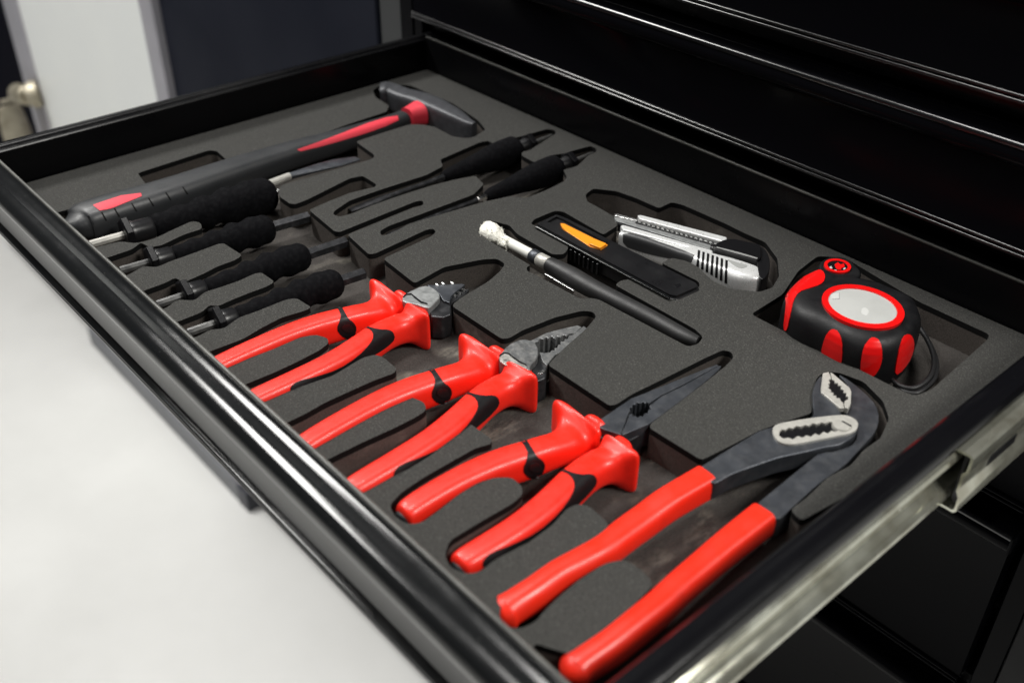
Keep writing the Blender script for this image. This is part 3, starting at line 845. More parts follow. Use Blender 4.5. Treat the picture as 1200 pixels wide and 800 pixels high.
for px in ([(302.0, 151.1), (301.8, 155.1), (300.9, 158.8)]):
    c = U([px], L1)[0]
    revolve('notch_or_glint', [(0, 1.0), (2.2, 1.3)], (c[0], c[1], -3.4), (c[0], c[1] + .4, 0), 'steel', p1, OZ, N=10)
slab('screw_edge', U([(297.9, 146.2), (302.0, 146.7), (302.8, 144.8), (300.0, 144.5)], L1), -6, -1.4, 'steel', p1, OZ, bevel=.3)

# ------------------------------------------------------------------ water pump pliers
pp = thing('water_pump_pliers', 'large adjustable pliers with plain red sleeves and toothed jaws, at the drawer right side', 'pliers', (500, 130, -18), 'red handled pliers in the foam tray')
ob = base_of(pp)


def two_edges(A, B, z, n=9, hh=7.5):
    """rows of a sleeve from its two plan edges"""
    def samp(P, t):
        L = [0]
        for i in range(1, len(P)):
            L.append(L[-1] + math.dist(P[i], P[i - 1]))
        s = t * L[-1]
        for i in range(1, len(P)):
            if s <= L[i] + 1e-9:
                k = (s - L[i - 1]) / (L[i] - L[i - 1])
                return [P[i - 1][j] + (P[i][j] - P[i - 1][j]) * k for j in (0, 1)]
        return P[-1]
    out = []
    for i in range(n):
        a, b = samp(A, i / (n - 1)), samp(B, i / (n - 1))
        out.append(((a[0] + b[0]) / 2, (a[1] + b[1]) / 2, math.dist(a, b) / 2))
    return out


h1 = two_edges([(492.5, 26.7), (490.2, 35.7), (490.4, 48.8), (491.2, 59.2), (491.9, 78.2), (489.9, 94.1), (490.1, 121.1), (493.0, 143.8)], [(499.2, 23.7), (503.5, 29.4), (502.9, 43.5), (502.2, 52.4), (505.3, 66.6), (505.3, 83.7), (504.7, 105.4), (505.1, 139.1)], -5, 10)
def round_tip(h, w, hz, z):
    d = Vector((h[0][0] - h[1][0], h[0][1] - h[1][1])).normalized()
    return [(h[0][0] + d.x * w * s, h[0][1] + d.y * w * s, z, w * math.sqrt(1 - s * s), hz * math.sqrt(1 - s * s), 2.05) for s in (.985, .93, .8, .6, .3)]


rows = round_tip(h1, 8.2, 7.2, -5.6)
for i, (x, y, w) in enumerate(h1):
    rows.append((x, y, -5.4 + (.8 if i > 6 else 0), min(max(w * .88, 6.6), 8.8), [7.0, 7.8, 8, 7.6, 7.2, 7, 7, 7, 7, 7][i], [2.1, 2.1, 2.2, 2.3, 2.4, 2.6, 2.8, 3.2, 3.8, 4.2][i]))
sl1, _ = loft('grip_sleeve', rows, 'red_vinyl', pp, ob, N=32, k=3)
h2 = two_edges([(530.2, 26.9), (529.1, 35.3), (529.2, 45.5), (528.2, 72.1), (526.1, 98.2), (524.7, 121.7), (524.4, 143.2)], [(538.6, 27.1), (541.9, 40.3), (541.6, 64.4), (539.2, 83.5), (537.9, 111.8), (537.2, 141.5)], -5, 9)
rows = round_tip(h2, 8.2, 7.2, -5.6)
for i, (x, y, w) in enumerate(h2):
    rows.append((x, y, -5.4, min(max(w * .88, 6.6), 8.8), [7.0, 7.8, 8, 7.6, 7.2, 7, 7, 7, 7][i], [2.1, 2.1, 2.2, 2.3, 2.4, 2.6, 3, 3.6, 4.2][i]))
sl2, _ = loft('grip_sleeve', rows, 'red_vinyl', pp, ob, N=32, k=3)
# lower arm with the hooked jaw
hook = [(525.4, 142.8), (524.8, 156.4), (523.4, 187.6), (523.1, 194.8), (528.2, 202.6), (530.5, 214.7), (523.9, 224.7), (514.9, 229.5), (510.7, 229.9), (513.1, 230.6), (511.7, 239.5), (502.7, 250.8), (491.2, 255.6), (500.5, 254.9), (511.8, 251.5), (520.3, 247.4), (527.5, 239.1), (532.0, 228.3), (533.8, 213.9), (536.2, 196.2), (535.3, 177.3), (536.7, 159.2), (538.1, 140.6)]
slab('jaw_arm', chaikin(hook, 1), -12, -1.2, 'dark_steel', pp, ob, bevel=.7)
arm = [(494.6, 139.8), (494.9, 156.6), (495.3, 165.5), (496.1, 183.8), (498.5, 190.6), (500.2, 198.5), (506.4, 210.8), (505.9, 214.3), (499.7, 221.7), (494.7, 228.7), (490.7, 237.3), (488.8, 245.3), (497.4, 235.2), (512.5, 226.2), (516.6, 223.8), (521.7, 225.6), (526.1, 221.7), (528.6, 215.8), (527.8, 204.3), (523.6, 196.6), (520.2, 187.9), (514.2, 174.4), (510.0, 159.5), (507.3, 149.3), (506.4, 137.7), (501.4, 137.2)]
slab('jaw_arm', round_poly(arm, 3, 2), -8.5, 1.6, 'dark_steel', pp, ob, bevel=.7)
plate = chaikin([(500.6, 187.0), (499.2, 192.3), (503.3, 201.0), (507.5, 209.0), (513.1, 218.6), (517.4, 224.5), (522.9, 224.9), (526.1, 221.6), (527.7, 215.6), (523.5, 206.9), (519.7, 198.6), (515.9, 190.3), (512.5, 184.4), (507.3, 182.2)], 2)
inner = [(504.2, 188.2), (503.5, 191.3), (504.9, 192.0), (504.8, 194.8), (506.5, 195.9), (506.4, 198.7), (508.2, 199.7), (508.7, 202.4), (510.5, 203.4), (510.4, 206.3), (512.1, 207.3), (512.7, 210.0), (514.4, 211.0), (515.0, 213.7), (516.8, 214.7), (519.5, 212.9), (521.8, 211.6), (521.4, 209.3), (519.7, 208.3), (519.8, 205.4), (517.7, 204.9), (517.9, 201.2), (515.8, 200.7), (515.9, 197.1), (513.9, 196.6), (513.7, 193.5), (511.6, 193.0), (511.5, 189.0), (509.4, 188.5), (508.2, 186.2), (505.8, 186.2)]
slab('slot_plate', plate, 1.4, 2.8, 'plate_steel', pp, ob, holes=[inner], bevel=0)
slab('slot_bed', chaikin([(503.0, 188.0), (502.4, 194.2), (514.8, 218.6), (520.7, 215.5), (522.1, 209.2), (512.5, 188.4), (507.2, 185.1)], 1), 1.0, 1.75, 'plastic', pp, ob)
c = (520.7, 215.5)
revolve('pivot_pin', [(0, 4.6), (2.2, 4.6), (2.8, 4.1)], (c[0], c[1], 0.6), (c[0], c[1] + .001, 8), 'plate_steel', pp, ob, N=24)
slab('pin_slot', [(519.2, 217.3), (519.1, 218.1), (524.2, 218.4), (524.6, 217.4)], 3.2, 3.6, 'plastic', pp, ob)
tl = [(489.5, 245.0), (490.9, 248.3), (493.4, 246.1), (495.0, 244.6), (495.0, 242.3), (496.8, 241.1), (496.4, 239.5), (498.2, 238.4), (498.5, 236.5), (500.9, 236.0), (501.4, 234.4), (503.0, 235.1), (503.9, 233.0), (505.0, 234.3), (506.2, 232.5), (507.4, 233.8), (508.8, 232.4), (510.9, 231.6), (513.5, 228.4), (512.1, 226.8), (498.3, 230.8), (496.2, 233.8)]
tr = [(491.4, 249.0), (493.0, 249.0), (505.8, 245.0), (507.9, 243.1), (513.4, 234.5), (514.9, 230.0), (513.4, 229.3), (511.1, 231.9), (510.2, 234.0), (510.5, 236.5), (509.3, 238.3), (508.1, 237.9), (507.2, 240.1), (505.6, 239.4), (504.7, 241.5), (503.1, 240.8), (501.8, 243.6), (500.6, 242.3), (499.4, 244.1), (498.2, 242.8), (497.0, 244.7), (495.7, 244.3)]
slab('jaw_insert', tl, 0, 2.6, 'plate_steel', pp, ob, bevel=.3)
slab('jaw_insert', tr, -1, 2.4, 'plate_steel', pp, ob, bevel=.3)
slab('jaw_gap', [(492.4, 246.9), (496.7, 245.2), (506.5, 241.2), (509.7, 236.3), (510.5, 230.8), (500.3, 236.1), (495.8, 239.7)], -1.2, 1.7, 'plastic', pp, ob)

# ------------------------------------------------------------------ hammer
hm = thing('claw_hammer', 'machinist hammer with grey rubber grip and red inlays, rearmost tool along the drawer left wall', 'hammer', (75, 150, -18))
hm.name = 'hammer'
ob = base_of(hm)
cl = [(70.5, 21.5), (69.5, 27.6), (69.9, 44.8), (70.5, 68.5), (69.9, 93.7), (68.0, 120.6), (66.1, 155.6), (65.5, 191.7), (67.6, 228.1), (68.2, 259.3), (67.4, 279.5), (65.8, 288.2)]
aw = [11.5, 14.2, 14.6, 14, 13.2, 12.4, 11.4, 10.2, 9.2, 8.4, 7.8, 7.6]
bh = [8, 11.5, 12.4, 12, 11.5, 11, 10.2, 9.4, 8.6, 8.2, 7.8, 7.6]
rows = [(cl[0][0] - .3, cl[0][1] - 7, -6, 6, 5, 2.2)]
rows += [(x, y, -5.5, a, b, 2.6) for (x, y), a, b in zip(cl, aw, bh)]
hh, hg = loft('handle', rows, 'rubber_hammer', hm, ob, N=36, k=5)
skin('grip_inlay', [(60.2, 37.5), (70.8, 37.7), (72.6, 44.5), (68.6, 67.8), (64.0, 69.3), (59.1, 57.5), (59.5, 47.2)], [hg], 'pink_red', hm, ob, lift=.3, step=2)
skin('grip_inlay', [(70.7, 187.6), (69.2, 208.5), (66.8, 229.1), (63.6, 254.8), (63.3, 272.9), (66.5, 282.1), (73.9, 277.6), (77.1, 263.0), (78.6, 244.4), (78.2, 221.6), (77.1, 203.5), (74.9, 187.9)], [hg], 'pink_red', hm, ob, lift=.3, step=2)
for k in range(7):
    u = .5 * (k % 2)
    a, b = rows[2 + k // 2], rows[3 + k // 2]
    q = [p + (r - p) * u for p, r in zip(a, b)]
    skin('grip_groove', [(q[0] + q[3] * .25, q[1] + 1.2), (q[0] + q[3] * 1.2, q[1] - 1.5), (q[0] + q[3] * 1.2, q[1] - .5), (q[0] + q[3] * .25, q[1] + 2.0)], [hg], 'foam_cut', hm, ob, lift=.10, step=1)
c = [66.1, 291.4, 65.6, 304.5]
c = [(c[0], c[1]), (c[2], c[3])]
loft('neck_collar', [(c[0][0], c[0][1], -4, 7.9, 7.9, 2.5), (c[0][0] * .6 + c[1][0] * .4, c[0][1] * .6 + c[1][1] * .4, -4, 8.4, 8.4, 2.5), (c[1][0], c[1][1], -4, 10.6, 9.4, 2.6), (c[1][0] + .2, c[1][1] + 2, -4, 10, 8.6, 2.6)], 'pink_red', hm, ob, N=28, k=4)
ha = [9.2, 308.6]
heads = [(14.7, 302.1), (17.9, 305.9), (23.1, 309.1), (36.7, 310.6), (51.4, 313.6), (67.2, 315.4), (83.3, 315.1), (102.5, 313.7), (118.1, 311.3), (126.6, 311.2)]
wd = [9.6, 10, 9.0, 9.0, 10, 10, 9.0, 7.2, 4.6, 2.6]
ht = [10.4, 11, 10, 9.8, 10.5, 10.5, 10.5, 10.5, 10.5, 10.5]
loft('head', [(x, y, -4.8, w, h, 5) for (x, y), w, h in zip(heads, wd, ht)], 'hammer_steel', hm, ob, N=36, k=4, sharp=32)

# ------------------------------------------------------------------ screwdrivers


def screwdriver(label, pts, rg, rc, r0, r1, rs, z=-5., hexr=4., blade=None, bumps=5, front=True, hex_len=None, sm=1.):
    """pts: plan points of stub end, guard, collar end, handle end, bolster end (and tip)"""
    A = Vector((*pts[0], z))
    t_end = Vector((*pts[4], z))
    root = thing('screwdriver', label, 'screwdriver', (pts[2][0], pts[2][1], -18), 'screwdrivers with black foam grips')
    ob = base_of(root)
    ax = (t_end - A).normalized()
    D = [(Vector((*p, z)) - A).dot(ax) for p in pts]
    B = A + ax * 10
    revolve('shank_stub', [(0, rs - .3), (.5, rs), (D[1], rs)], A, B, 'stub_steel' if rs < 2.5 else 'plate_steel', root, ob, N=8, sharp=30)
    revolve('hex_guard', [(D[1] - 1.6, rg * 1.2 - 1.0), (D[1] - .8, rg * 1.26), (D[1] + 2.6, rg * 1.26), (D[1] + 3.2, rg * 1.2 - .6)], A, B, 'guard', root, ob, N=6, sharp=30)
    revolve('collar', [(D[1] + 3, rc + .9), (D[1] + 4.2, rc + 1.2), (D[1] + 6, rc + .7), (D[2] - 1.5, rc + .4), (D[2], rc - .5)], A, B, 'plastic_satin', root, ob)
    L = D[3] - D[2]
    prof = [(D[2] - .5, r0 * .82)]
    n = 60
    for i in range(n + 1):
        u = i / n
        k = min(1, u / .82) if r1 > r0 else min(1, (1 - u) / .82 + .0)
        kk = k * k * (3 - 2 * k)
        r = (r0 + (r1 - r0) * kk) if r1 > r0 else (r1 + (r0 - r1) * kk)
        env = math.sin(math.pi * min(1, u * 1.05))
        r += 1.15 * env * math.cos(2 * math.pi * u * bumps) * sm
        e0, e1 = .03, .10
        if u > 1 - e1:
            q = (u - 1 + e1) / e1
            r *= math.sqrt(max(0, 1 - q * q * .62))
        if u < e0:
            q = 1 - u / e0
            r *= 1 - .25 * q * q
        prof.append((D[2] + u * L, r))
    revolve('handle', prof, A, B, 'foam_grip', root, ob, N=40, sharp=80)
    revolve('bolster', [(D[3] - 3, hexr), (D[4] - .6, hexr), (D[4], hexr - .7)], A, B, 'blued_steel' if hexr > 2.5 else 'steel', root, ob, N=6, sharp=30)
    if blade:
        tip = Vector((*pts[5], z))
        tl_ = (tip - t_end)
        ln = tl_.length
        q = tl_.normalized()
        rws = [(*(t_end - q * 2), blade[0], blade[0], 2), (*(t_end + q * ln * .45), blade[0], blade[0], 2), (*(t_end + q * ln * .66), blade[1], blade[0] * .8, 3), (*(t_end + q * ln), blade[1] * .8, .5, 4)]
        loft('blade', rws, blade[2], root, ob, N=16, k=4)
    return root


big = screwdriver('largest screwdriver with a thick black foam grip, pressed against the hammer handle', [(101.4, 16.9), (100.8, 40.3), (99.4, 58.4), (114.0, 142.8), (113.2, 154.1), (107.7, 212.6)], 9.4, 6.8, 8.0, 12.6, 2.6, hexr=2.0)
q1, q2, q3 = (105.6, 141.7), (104.1, 161.0), (105.1, 217.9)
revolve('shaft', [(0, 2.7), (math.dist(q1, q2), 2.7)], (*q1, -1), (*q2, -1), 'plate_steel', big, base_of(big), N=10)
loft('blade', [(*q2, -1, 2.4, 2.4, 2), (q2[0] * .6 + q3[0] * .4, q2[1] * .6 + q3[1] * .4, -1.5, 5.2, 1.6, 3), (q2[0] * .3 + q3[0] * .7, q2[1] * .3 + q3[1] * .7, -2.5, 6.0, 1.2, 3), (*q3, -4, 3.6, .5, 4)], 'dark_steel', big, base_of(big), N=16, k=4)
screwdriver('screwdriver with ribbed black foam grip, second in the row from the hammer', [(144.1, 18.3), (141.6, 37.5), (143.5, 51.3), (157.8, 116.3), (158.3, 142.5)], 8.4, 5.8, 5.8, 9.8, 2.45, hexr=4.0)
screwdriver('screwdriver with ribbed black foam grip, third in the row from the hammer', [(194.4, 18.1), (192.8, 34.8), (192.8, 47.9), (203.0, 114.6), (202.6, 142.7)], 8.2, 5.6, 5.6, 9.2, 2.45, hexr=3.9)
screwdriver('screwdriver with ribbed black foam grip, lying right beside the first red pliers', [(232.5, 18.1), (231.4, 35.3), (232.3, 47.1), (242.6, 112.4), (242.4, 129.1)], 8.2, 5.6, 5.6, 9.2, 2.45, hexr=3.8)
screwdriver('reversed screwdriver with plain black grip, at the back nearest the hammer head', [(164.9, 363.9), (166.8, 333.5), (167.1, 319.3), (168.2, 247.7), (168.7, 239.6), (168.3, 168.4)], 7.0, 5.0, 10.6, 4.8, 1.6, hexr=2.6, blade=(1.9, 3.2, 'blued_steel'), bumps=1, sm=.3)
screwdriver('reversed screwdriver with plain black grip, at the back nearer the orange slider knife', [(208.6, 361.3), (211.5, 334.5), (211.4, 320.8), (211.6, 251.0), (211.8, 243.2), (211.1, 167.3)], 7.0, 5.0, 10.0, 4.6, 1.6, hexr=2.4, blade=(1.8, 1.8, 'blued_steel'), bumps=1, sm=.3)

# ------------------------------------------------------------------ brush
br = thing('cleaning_brush', 'slim charcoal tool with a fluffy white wool tip and silver ferrule', 'brush', (340, 215, -18))
ob = base_of(br)
c = [(253.1, 214.7), (275.9, 218.9), (296.3, 217.9), (301.8, 217.9), (310.5, 218.4), (328.5, 219.2), (351.5, 219.3), (389.8, 221.8), (414.9, 222.2), (424.2, 224.1)]
zz = -2.2
A3 = [Vector((x, y, zz)) for x, y in c]
rng = random.Random(3)
# wool head: lumpy loft and tufts
rows = [(A3[0].x - 1, A3[0].y - .3, zz + 1, 2, 2, 2), (A3[0].x + 1.5, A3[0].y, zz + 1.4, 5.6, 5.4, 2), (A3[0].x + 6, A3[0].y + .3, zz + 1.8, 7.0, 6.2, 2), (A3[0].x + 11, A3[0].y + .4, zz + 1.2, 6.2, 5.2, 2), (A3[0].x + 16, A3[0].y + .6, zz, 3.4, 3.4, 2), (A3[0].x + 19, A3[0].y + .8, zz, 3.8, 3.8, 2), (A3[0].x + 23, A3[0].y + 1, zz, 2.9, 2.9, 2)]
Vw, Fw = loft_mesh(catmull(rows, 4), 28)
Vw = [tuple(Vector(v) + Vector((rng.gauss(0, .32), rng.gauss(0, .32), rng.gauss(0, .32)))) for v in Vw]
for _ in range(420):
    b = Vector(rng.choice(Vw[28:-130]))
    d = Vector((rng.gauss(0, 1), rng.gauss(0, 1), rng.gauss(.3, 1))).normalized()
    s = d.orthogonal().normalized() * .32
    k = len(Vw)
    e = b + d * rng.uniform(.8, 2.0)
    Vw += [tuple(b + s), tuple(b - s), tuple(e), tuple(b + d.cross(s) * 1.2)]
    Fw += [(k, k + 1, k + 2), (k + 1, k + 3, k + 2), (k + 3, k, k + 2)]
link('wool_tip', Vw, Fw, 'wool', br, True, ob, sharp=180)
dirv = (A3[4] - A3[1]).normalized()


def seg(name, a, b, r0, r1, m, N=20, z=0):
    L = (b - a).length
    return revolve(name, [(0, r0 - .4), (.5, r0), (L - .5, r1), (L, r1 - .4)], a, b, m, br, ob, N=N)


seg('ferrule', A3[0] + (A3[1] - A3[0]).normalized() * 15, A3[2], 3.2, 3.4, 'white_plastic')
seg('ring', A3[2] - dirv * .5, A3[3], 4.5, 4.5, 'dark_steel')
seg('sleeve', A3[3], A3[4], 4.4, 4.4, 'plate_steel', N=10)
rws = [(A3[4].x, A3[4].y, zz, 4.6, 4.4, 2.3)] + [(p.x, p.y, zz - .6, w, w * .95, 2.3) for p, w in zip(A3[5:], (6.0, 5.6, 4.9, 4.5, 3.2))]
loft('handle', rws, 'handle_grey', br, ob, N=28, k=5)
cc = [(316.1, 210.4), (341.6, 210.1), (342.2, 208.9), (316.7, 209.2)]
slab('pocket_clip', cc, -7, -2.6, 'steel', br, ob, bevel=.2)

# ------------------------------------------------------------------ black snap-off knife
kn = thing('utility_knife', 'flat black snap off knife with an orange slider', 'knife', (330, 250, -18), 'cutting knives in the foam tray')
ob = base_of(kn)
topo = [(272.3, 241.8), (270.9, 252.8), (270.4, 262.4), (278.3, 263.4), (389.0, 265.8), (392.8, 262.1), (391.5, 243.3), (387.1, 241.0)]
chan = [(275.3, 249.8), (274.0, 259.0), (279.8, 259.7), (322.9, 259.0), (324.4, 249.2)]
body = round_poly(topo, 2.0, 3)
slab('body', body, -8, .6, 'plastic_satin', kn, ob, bevel=.8)
slab('face_plate', round_poly([(273.0, 242.6), (272.6, 251.2), (272.0, 260.9), (278.8, 262.2), (388.1, 264.5), (391.0, 261.5), (389.9, 245.1), (386.5, 243.1)], .8, 2), .5, 2.0, 'plastic_satin', kn, ob, holes=[chan])
slab('edge_rail', [(273.8, 241.8), (388.0, 242.1), (388.9, 239.6), (274.8, 239.4)], .5, 2.1, 'paint_lip', kn, ob, bevel=.55)
slab('slider', round_poly([(282.5, 254.4), (285.3, 255.9), (311.8, 256.6), (313.7, 256.2), (322.6, 257.5), (324.2, 249.4), (316.7, 247.2), (293.4, 249.7), (287.5, 251.5)], .6, 2), .7, 2.4, 'orange', kn, ob, bevel=.5)
slab('slider_button', round_poly([(313.7, 254.6), (323.0, 255.8), (324.5, 249.0), (315.5, 247.5)], .6, 2), 2.5, 4.0, 'orange', kn, ob, bevel=.6)
slab('lanyard_hole', [(381.3, 252.7), (382.3, 256.8), (384.2, 255.4), (384.1, 251.7)], 2.0, 2.12, 'plastic', kn, ob)
for k in range(11):
    u = .16 + k * .034
    a, b = Vector((274.4, 239.8)), Vector((388.6, 240.0))
    q = a + (b - a) * u
    slab('grip_rib', [(q.x - .8, q.y - .9), (q.x + .9, q.y - .9), (q.x + .9, q.y + .6), (q.x - .8, q.y + .6)], -8.5, -.6, 'plastic', kn, ob, bevel=.3)

# ------------------------------------------------------------------ silver cutter
ct = thing('box_cutter', 'heavy silver cutter with ribbed cast body and black lock, beside the black knife', 'knife', (360, 300, -18), 'cutting knives in the foam tray')
ob = base_of(ct)
lo_a = [(312.2, 280.4), (318.8, 282.9), (330.5, 286.2), (342.8, 288.7), (354.8, 291.1), (364.1, 292.3), (374.0, 292.6), (385.4, 294.9), (395.3, 297.2), (401.9, 300.3), (405.2, 302.6), (406.5, 304.2)]
low = [(x, y, -6.5 if i < 5 else -5.5, w, h, 5.0 if i < 6 else 4.2) for i, ((x, y), w, h) in enumerate(zip(lo_a, (4.0, 4.6, 4.6, 4.8, 5.6, 6.8, 8.2, 9.4, 9.8, 8.8, 6.6, 3.0), (6, 7, 7.2, 7.5, 8, 8.5, 9, 9.5, 9.5, 9, 8, 5)))]
bo, bg = loft('cast_body', low, 'silver_cast', ct, ob, N=36, k=5)
for k in range(7):
    u = k / 6
    a, b = Vector((363.1, 295.5)), Vector((381.9, 298.9))
    c1 = a + (b - a) * u
    a, b = Vector((375.4, 279.5)), Vector((398.8, 277.3))
    c2 = a + (b - a) * u
    skin('rib_groove', [(c1.x, c1.y), (c1.x + 1.6, c1.y + .4), (c2.x + 1.6, c2.y + .4), (c2.x, c2.y)], [bg], 'plastic', ct, ob, lift=.16, step=.9, zplane=2)
skin('side_panel', [(316.1, 277.9), (319.9, 284.1), (330.5, 286.2), (342.8, 288.7), (354.8, 291.1), (363.8, 291.9), (368.6, 283.0), (363.9, 280.6), (356.7, 277.0), (347.0, 272.1), (339.0, 269.2), (330.1, 267.1), (323.8, 269.8)], [bg], 'side_grey', ct, ob, lift=.15, step=1.2)  # dark grey patch laid over the body's side, no separate panel
skin('thumb_dimple', chaikin([(382.6, 298.7), (385.9, 299.4), (391.9, 300.9), (396.2, 302.8), (396.8, 298.8), (394.7, 295.7), (389.2, 296.1)], 2), [bg], 'label_line', ct, ob, lift=.2, step=1.0, zplane=3)


def bar(name, P, z0, z1, m, bevel=.3):
    return slab(name, P, z0, z1, m, ct, ob, bevel=bevel)


bar('blade_channel', [(298.5, 288.0), (298.7, 291.0), (370.4, 312.9), (371.1, 305.4), (366.6, 302.6), (302.9, 285.0)], -2, 1.6, 'grey_steel')
bar('channel_edge', [(297.5, 288.9), (298.1, 290.7), (312.5, 295.6), (313.1, 293.4), (298.7, 287.7)], 1.2, 3.0, 'steel')
bar('top_rail', [(309.5, 298.0), (310.6, 300.1), (366.2, 319.4), (368.9, 316.1), (367.5, 312.8), (314.0, 295.6)], -1, 4.0, 'silver_cast', .7)
bar('blade_slot', [(312.5, 295.7), (367.0, 313.7), (368.6, 308.4), (313.2, 291.8)], 1.5, 1.75, 'plastic', 0)
aa, bb = Vector((313.3, 294.1)), Vector((367.0, 310.3))
for k in range(17):
    q = aa + (bb - aa) * (k / 17)
    d = (bb - aa).normalized()
    nn = Vector((-d.y, d.x))
    slab('blade_tooth', [tuple(q + nn * .9), tuple(q + d * 1.6 + nn * 1.0), tuple(q + d * 3.0 - nn * .9), tuple(q + d * 1.2 - nn * 1.1)], 1.6, 2.2, 'steel', ct, ob)
bar('seam', [(304.2, 285.4), (368.5, 305.6), (369.4, 302.8), (306.2, 283.3)], -4, 1.0, 'plastic', 0)
bar('lower_edge', [(309.7, 282.0), (309.7, 284.4), (369.5, 302.7), (370.9, 299.4), (360.9, 295.8), (314.4, 279.5)], -4, 1.9, 'silver_cast', .8)
lk = [(368.0, 305.7), (368.0, 311.5), (369.0, 316.1), (371.6, 319.6), (386.6, 325.9), (389.3, 324.1), (397.1, 313.8), (397.7, 309.8), (392.4, 308.3), (370.4, 301.1)]
bar('lock_housing', round_poly(lk, 1.4, 3), -4, 5.2, 'plastic', .9)
bar('lock_seam', [(371.5, 302.7), (385.8, 308.0), (396.4, 310.9), (396.9, 310.2), (386.4, 307.1), (372.1, 302.0)], 5.15, 5.35, 'label_line', 0)
bar('end_cap', chaikin([(386.2, 325.9), (387.3, 328.0), (393.6, 324.8), (400.5, 318.3), (408.0, 308.4), (411.5, 300.4), (412.0, 294.9), (405.8, 299.7), (395.0, 312.0)], 1), -12, 3.2, 'plastic_satin', 1.2)
c = (368.4, 303.6)
revolve('lock_screw', [(0, 1.9), (2.4, 1.9), (2.8, 1.3)], (c[0], c[1], 1.5), (c[0], c[1] + .001, 9), 'plastic', ct, ob, N=16)

# ------------------------------------------------------------------ tape measure
tm = thing('tape_measure', 'chunky black and red tape measure with a round silver label and wrist cord', 'tape measure', (470, 300, -18))
ob = base_of(tm)
T_out = [(439.4, 277.2), (440.4, 275.1), (451.4, 264.1), (462.9, 262.2), (474.9, 263.8), (487.7, 263.1), (498.9, 265.6), (506.6, 273.4), (509.9, 284.3), (509.2, 297.9), (504.7, 312.4), (500.2, 318.2), (491.1, 327.4), (480.3, 325.4), (468.3, 325.5), (459.7, 321.7), (449.9, 315.3), (443.3, 309.0), (434.2, 313.7), (433.4, 302.4), (436.8, 284.8)]
Eo = [(499.39, 299.2), (500.23, 297.05), (500.81, 294.83), (501.13, 292.59), (501.18, 290.34), (500.97, 288.1), (500.5, 285.92), (499.77, 283.8), (498.8, 281.78), (497.6, 279.88), (496.18, 278.11), (494.55, 276.51), (492.75, 275.08), (490.78, 273.84), (488.66, 272.82), (486.44, 272.01), (484.11, 271.44), (481.73, 271.11), (479.3, 271.02), (476.86, 271.18), (474.45, 271.59), (472.08, 272.25), (469.79, 273.15), (467.6, 274.28), (465.55, 275.63), (463.67, 277.18), (461.97, 278.93), (460.48, 280.84), (459.23, 282.9), (458.23, 285.08), (457.49, 287.35), (457.04, 289.68), (456.88, 292.04), (457.01, 294.4), (457.43, 296.73), (458.14, 299.0), (459.13, 301.17), (460.39, 303.21), (461.9, 305.1), (463.64, 306.8), (465.59, 308.3), (467.71, 309.58), (469.98, 310.62), (472.37, 311.4), (474.84, 311.91), (477.36, 312.16), (479.9, 312.13), (482.42, 311.84), (484.89, 311.29), (487.27, 310.48), (489.54, 309.44), (491.67, 308.17), (493.63, 306.7), (495.4, 305.04), (496.96, 303.22), (498.29, 301.27)]
Ei = [(495.85, 298.11), (496.54, 296.37), (497.01, 294.57), (497.26, 292.74), (497.28, 290.9), (497.08, 289.07), (496.67, 287.27), (496.04, 285.53), (495.2, 283.87), (494.17, 282.3), (492.96, 280.84), (491.58, 279.5), (490.04, 278.32), (488.38, 277.29), (486.59, 276.43), (484.71, 275.75), (482.75, 275.27), (480.75, 274.98), (478.71, 274.89), (476.68, 275.01), (474.66, 275.33), (472.69, 275.85), (470.79, 276.57), (468.99, 277.48), (467.3, 278.57), (465.75, 279.82), (464.37, 281.23), (463.16, 282.78), (462.15, 284.44), (461.36, 286.21), (460.79, 288.04), (460.45, 289.93), (460.35, 291.85), (460.49, 293.76), (460.88, 295.65), (461.5, 297.49), (462.35, 299.25), (463.42, 300.92), (464.7, 302.46), (466.16, 303.86), (467.79, 305.09), (469.57, 306.15), (471.46, 307.01), (473.45, 307.67), (475.51, 308.12), (477.6, 308.35), (479.71, 308.37), (481.8, 308.16), (483.85, 307.75), (485.82, 307.13), (487.7, 306.31), (489.47, 305.31), (491.09, 304.14), (492.56, 302.82), (493.85, 301.36), (494.95, 299.79)]
Go = [(447.69, 329.52), (448.36, 328.06), (448.76, 326.5), (448.87, 324.91), (448.69, 323.34), (448.24, 321.85), (447.52, 320.5), (446.57, 319.33), (445.41, 318.39), (444.1, 317.72), (442.68, 317.34), (441.21, 317.27), (439.73, 317.5), (438.31, 318.04), (437.0, 318.86), (435.85, 319.94), (434.91, 321.23), (434.21, 322.68), (433.78, 324.25), (433.64, 325.87), (433.8, 327.47), (434.25, 328.99), (434.97, 330.38), (435.95, 331.57), (437.13, 332.53), (438.47, 333.2), (439.92, 333.57), (441.43, 333.62), (442.92, 333.36), (444.34, 332.78), (445.64, 331.93), (446.77, 330.83)]
Gi = [(446.1, 328.49), (446.6, 327.41), (446.89, 326.26), (446.97, 325.08), (446.83, 323.91), (446.48, 322.8), (445.94, 321.79), (445.22, 320.92), (444.35, 320.22), (443.36, 319.71), (442.3, 319.42), (441.19, 319.36), (440.09, 319.53), (439.03, 319.92), (438.06, 320.52), (437.21, 321.32), (436.51, 322.27), (436.0, 323.34), (435.69, 324.5), (435.6, 325.7), (435.73, 326.88), (436.07, 328.01), (436.62, 329.04), (437.35, 329.92), (438.24, 330.64), (439.24, 331.14), (440.32, 331.43), (441.44, 331.48), (442.55, 331.29), (443.61, 330.88), (444.58, 330.26), (445.42, 329.45)]
Boss = [(432.9, 318.1), (430.1, 327.1), (431.7, 334.4), (437.2, 339.3), (445.4, 337.4), (455.9, 330.2), (456.4, 319.2), (450.5, 309.4), (440.5, 312.2)]

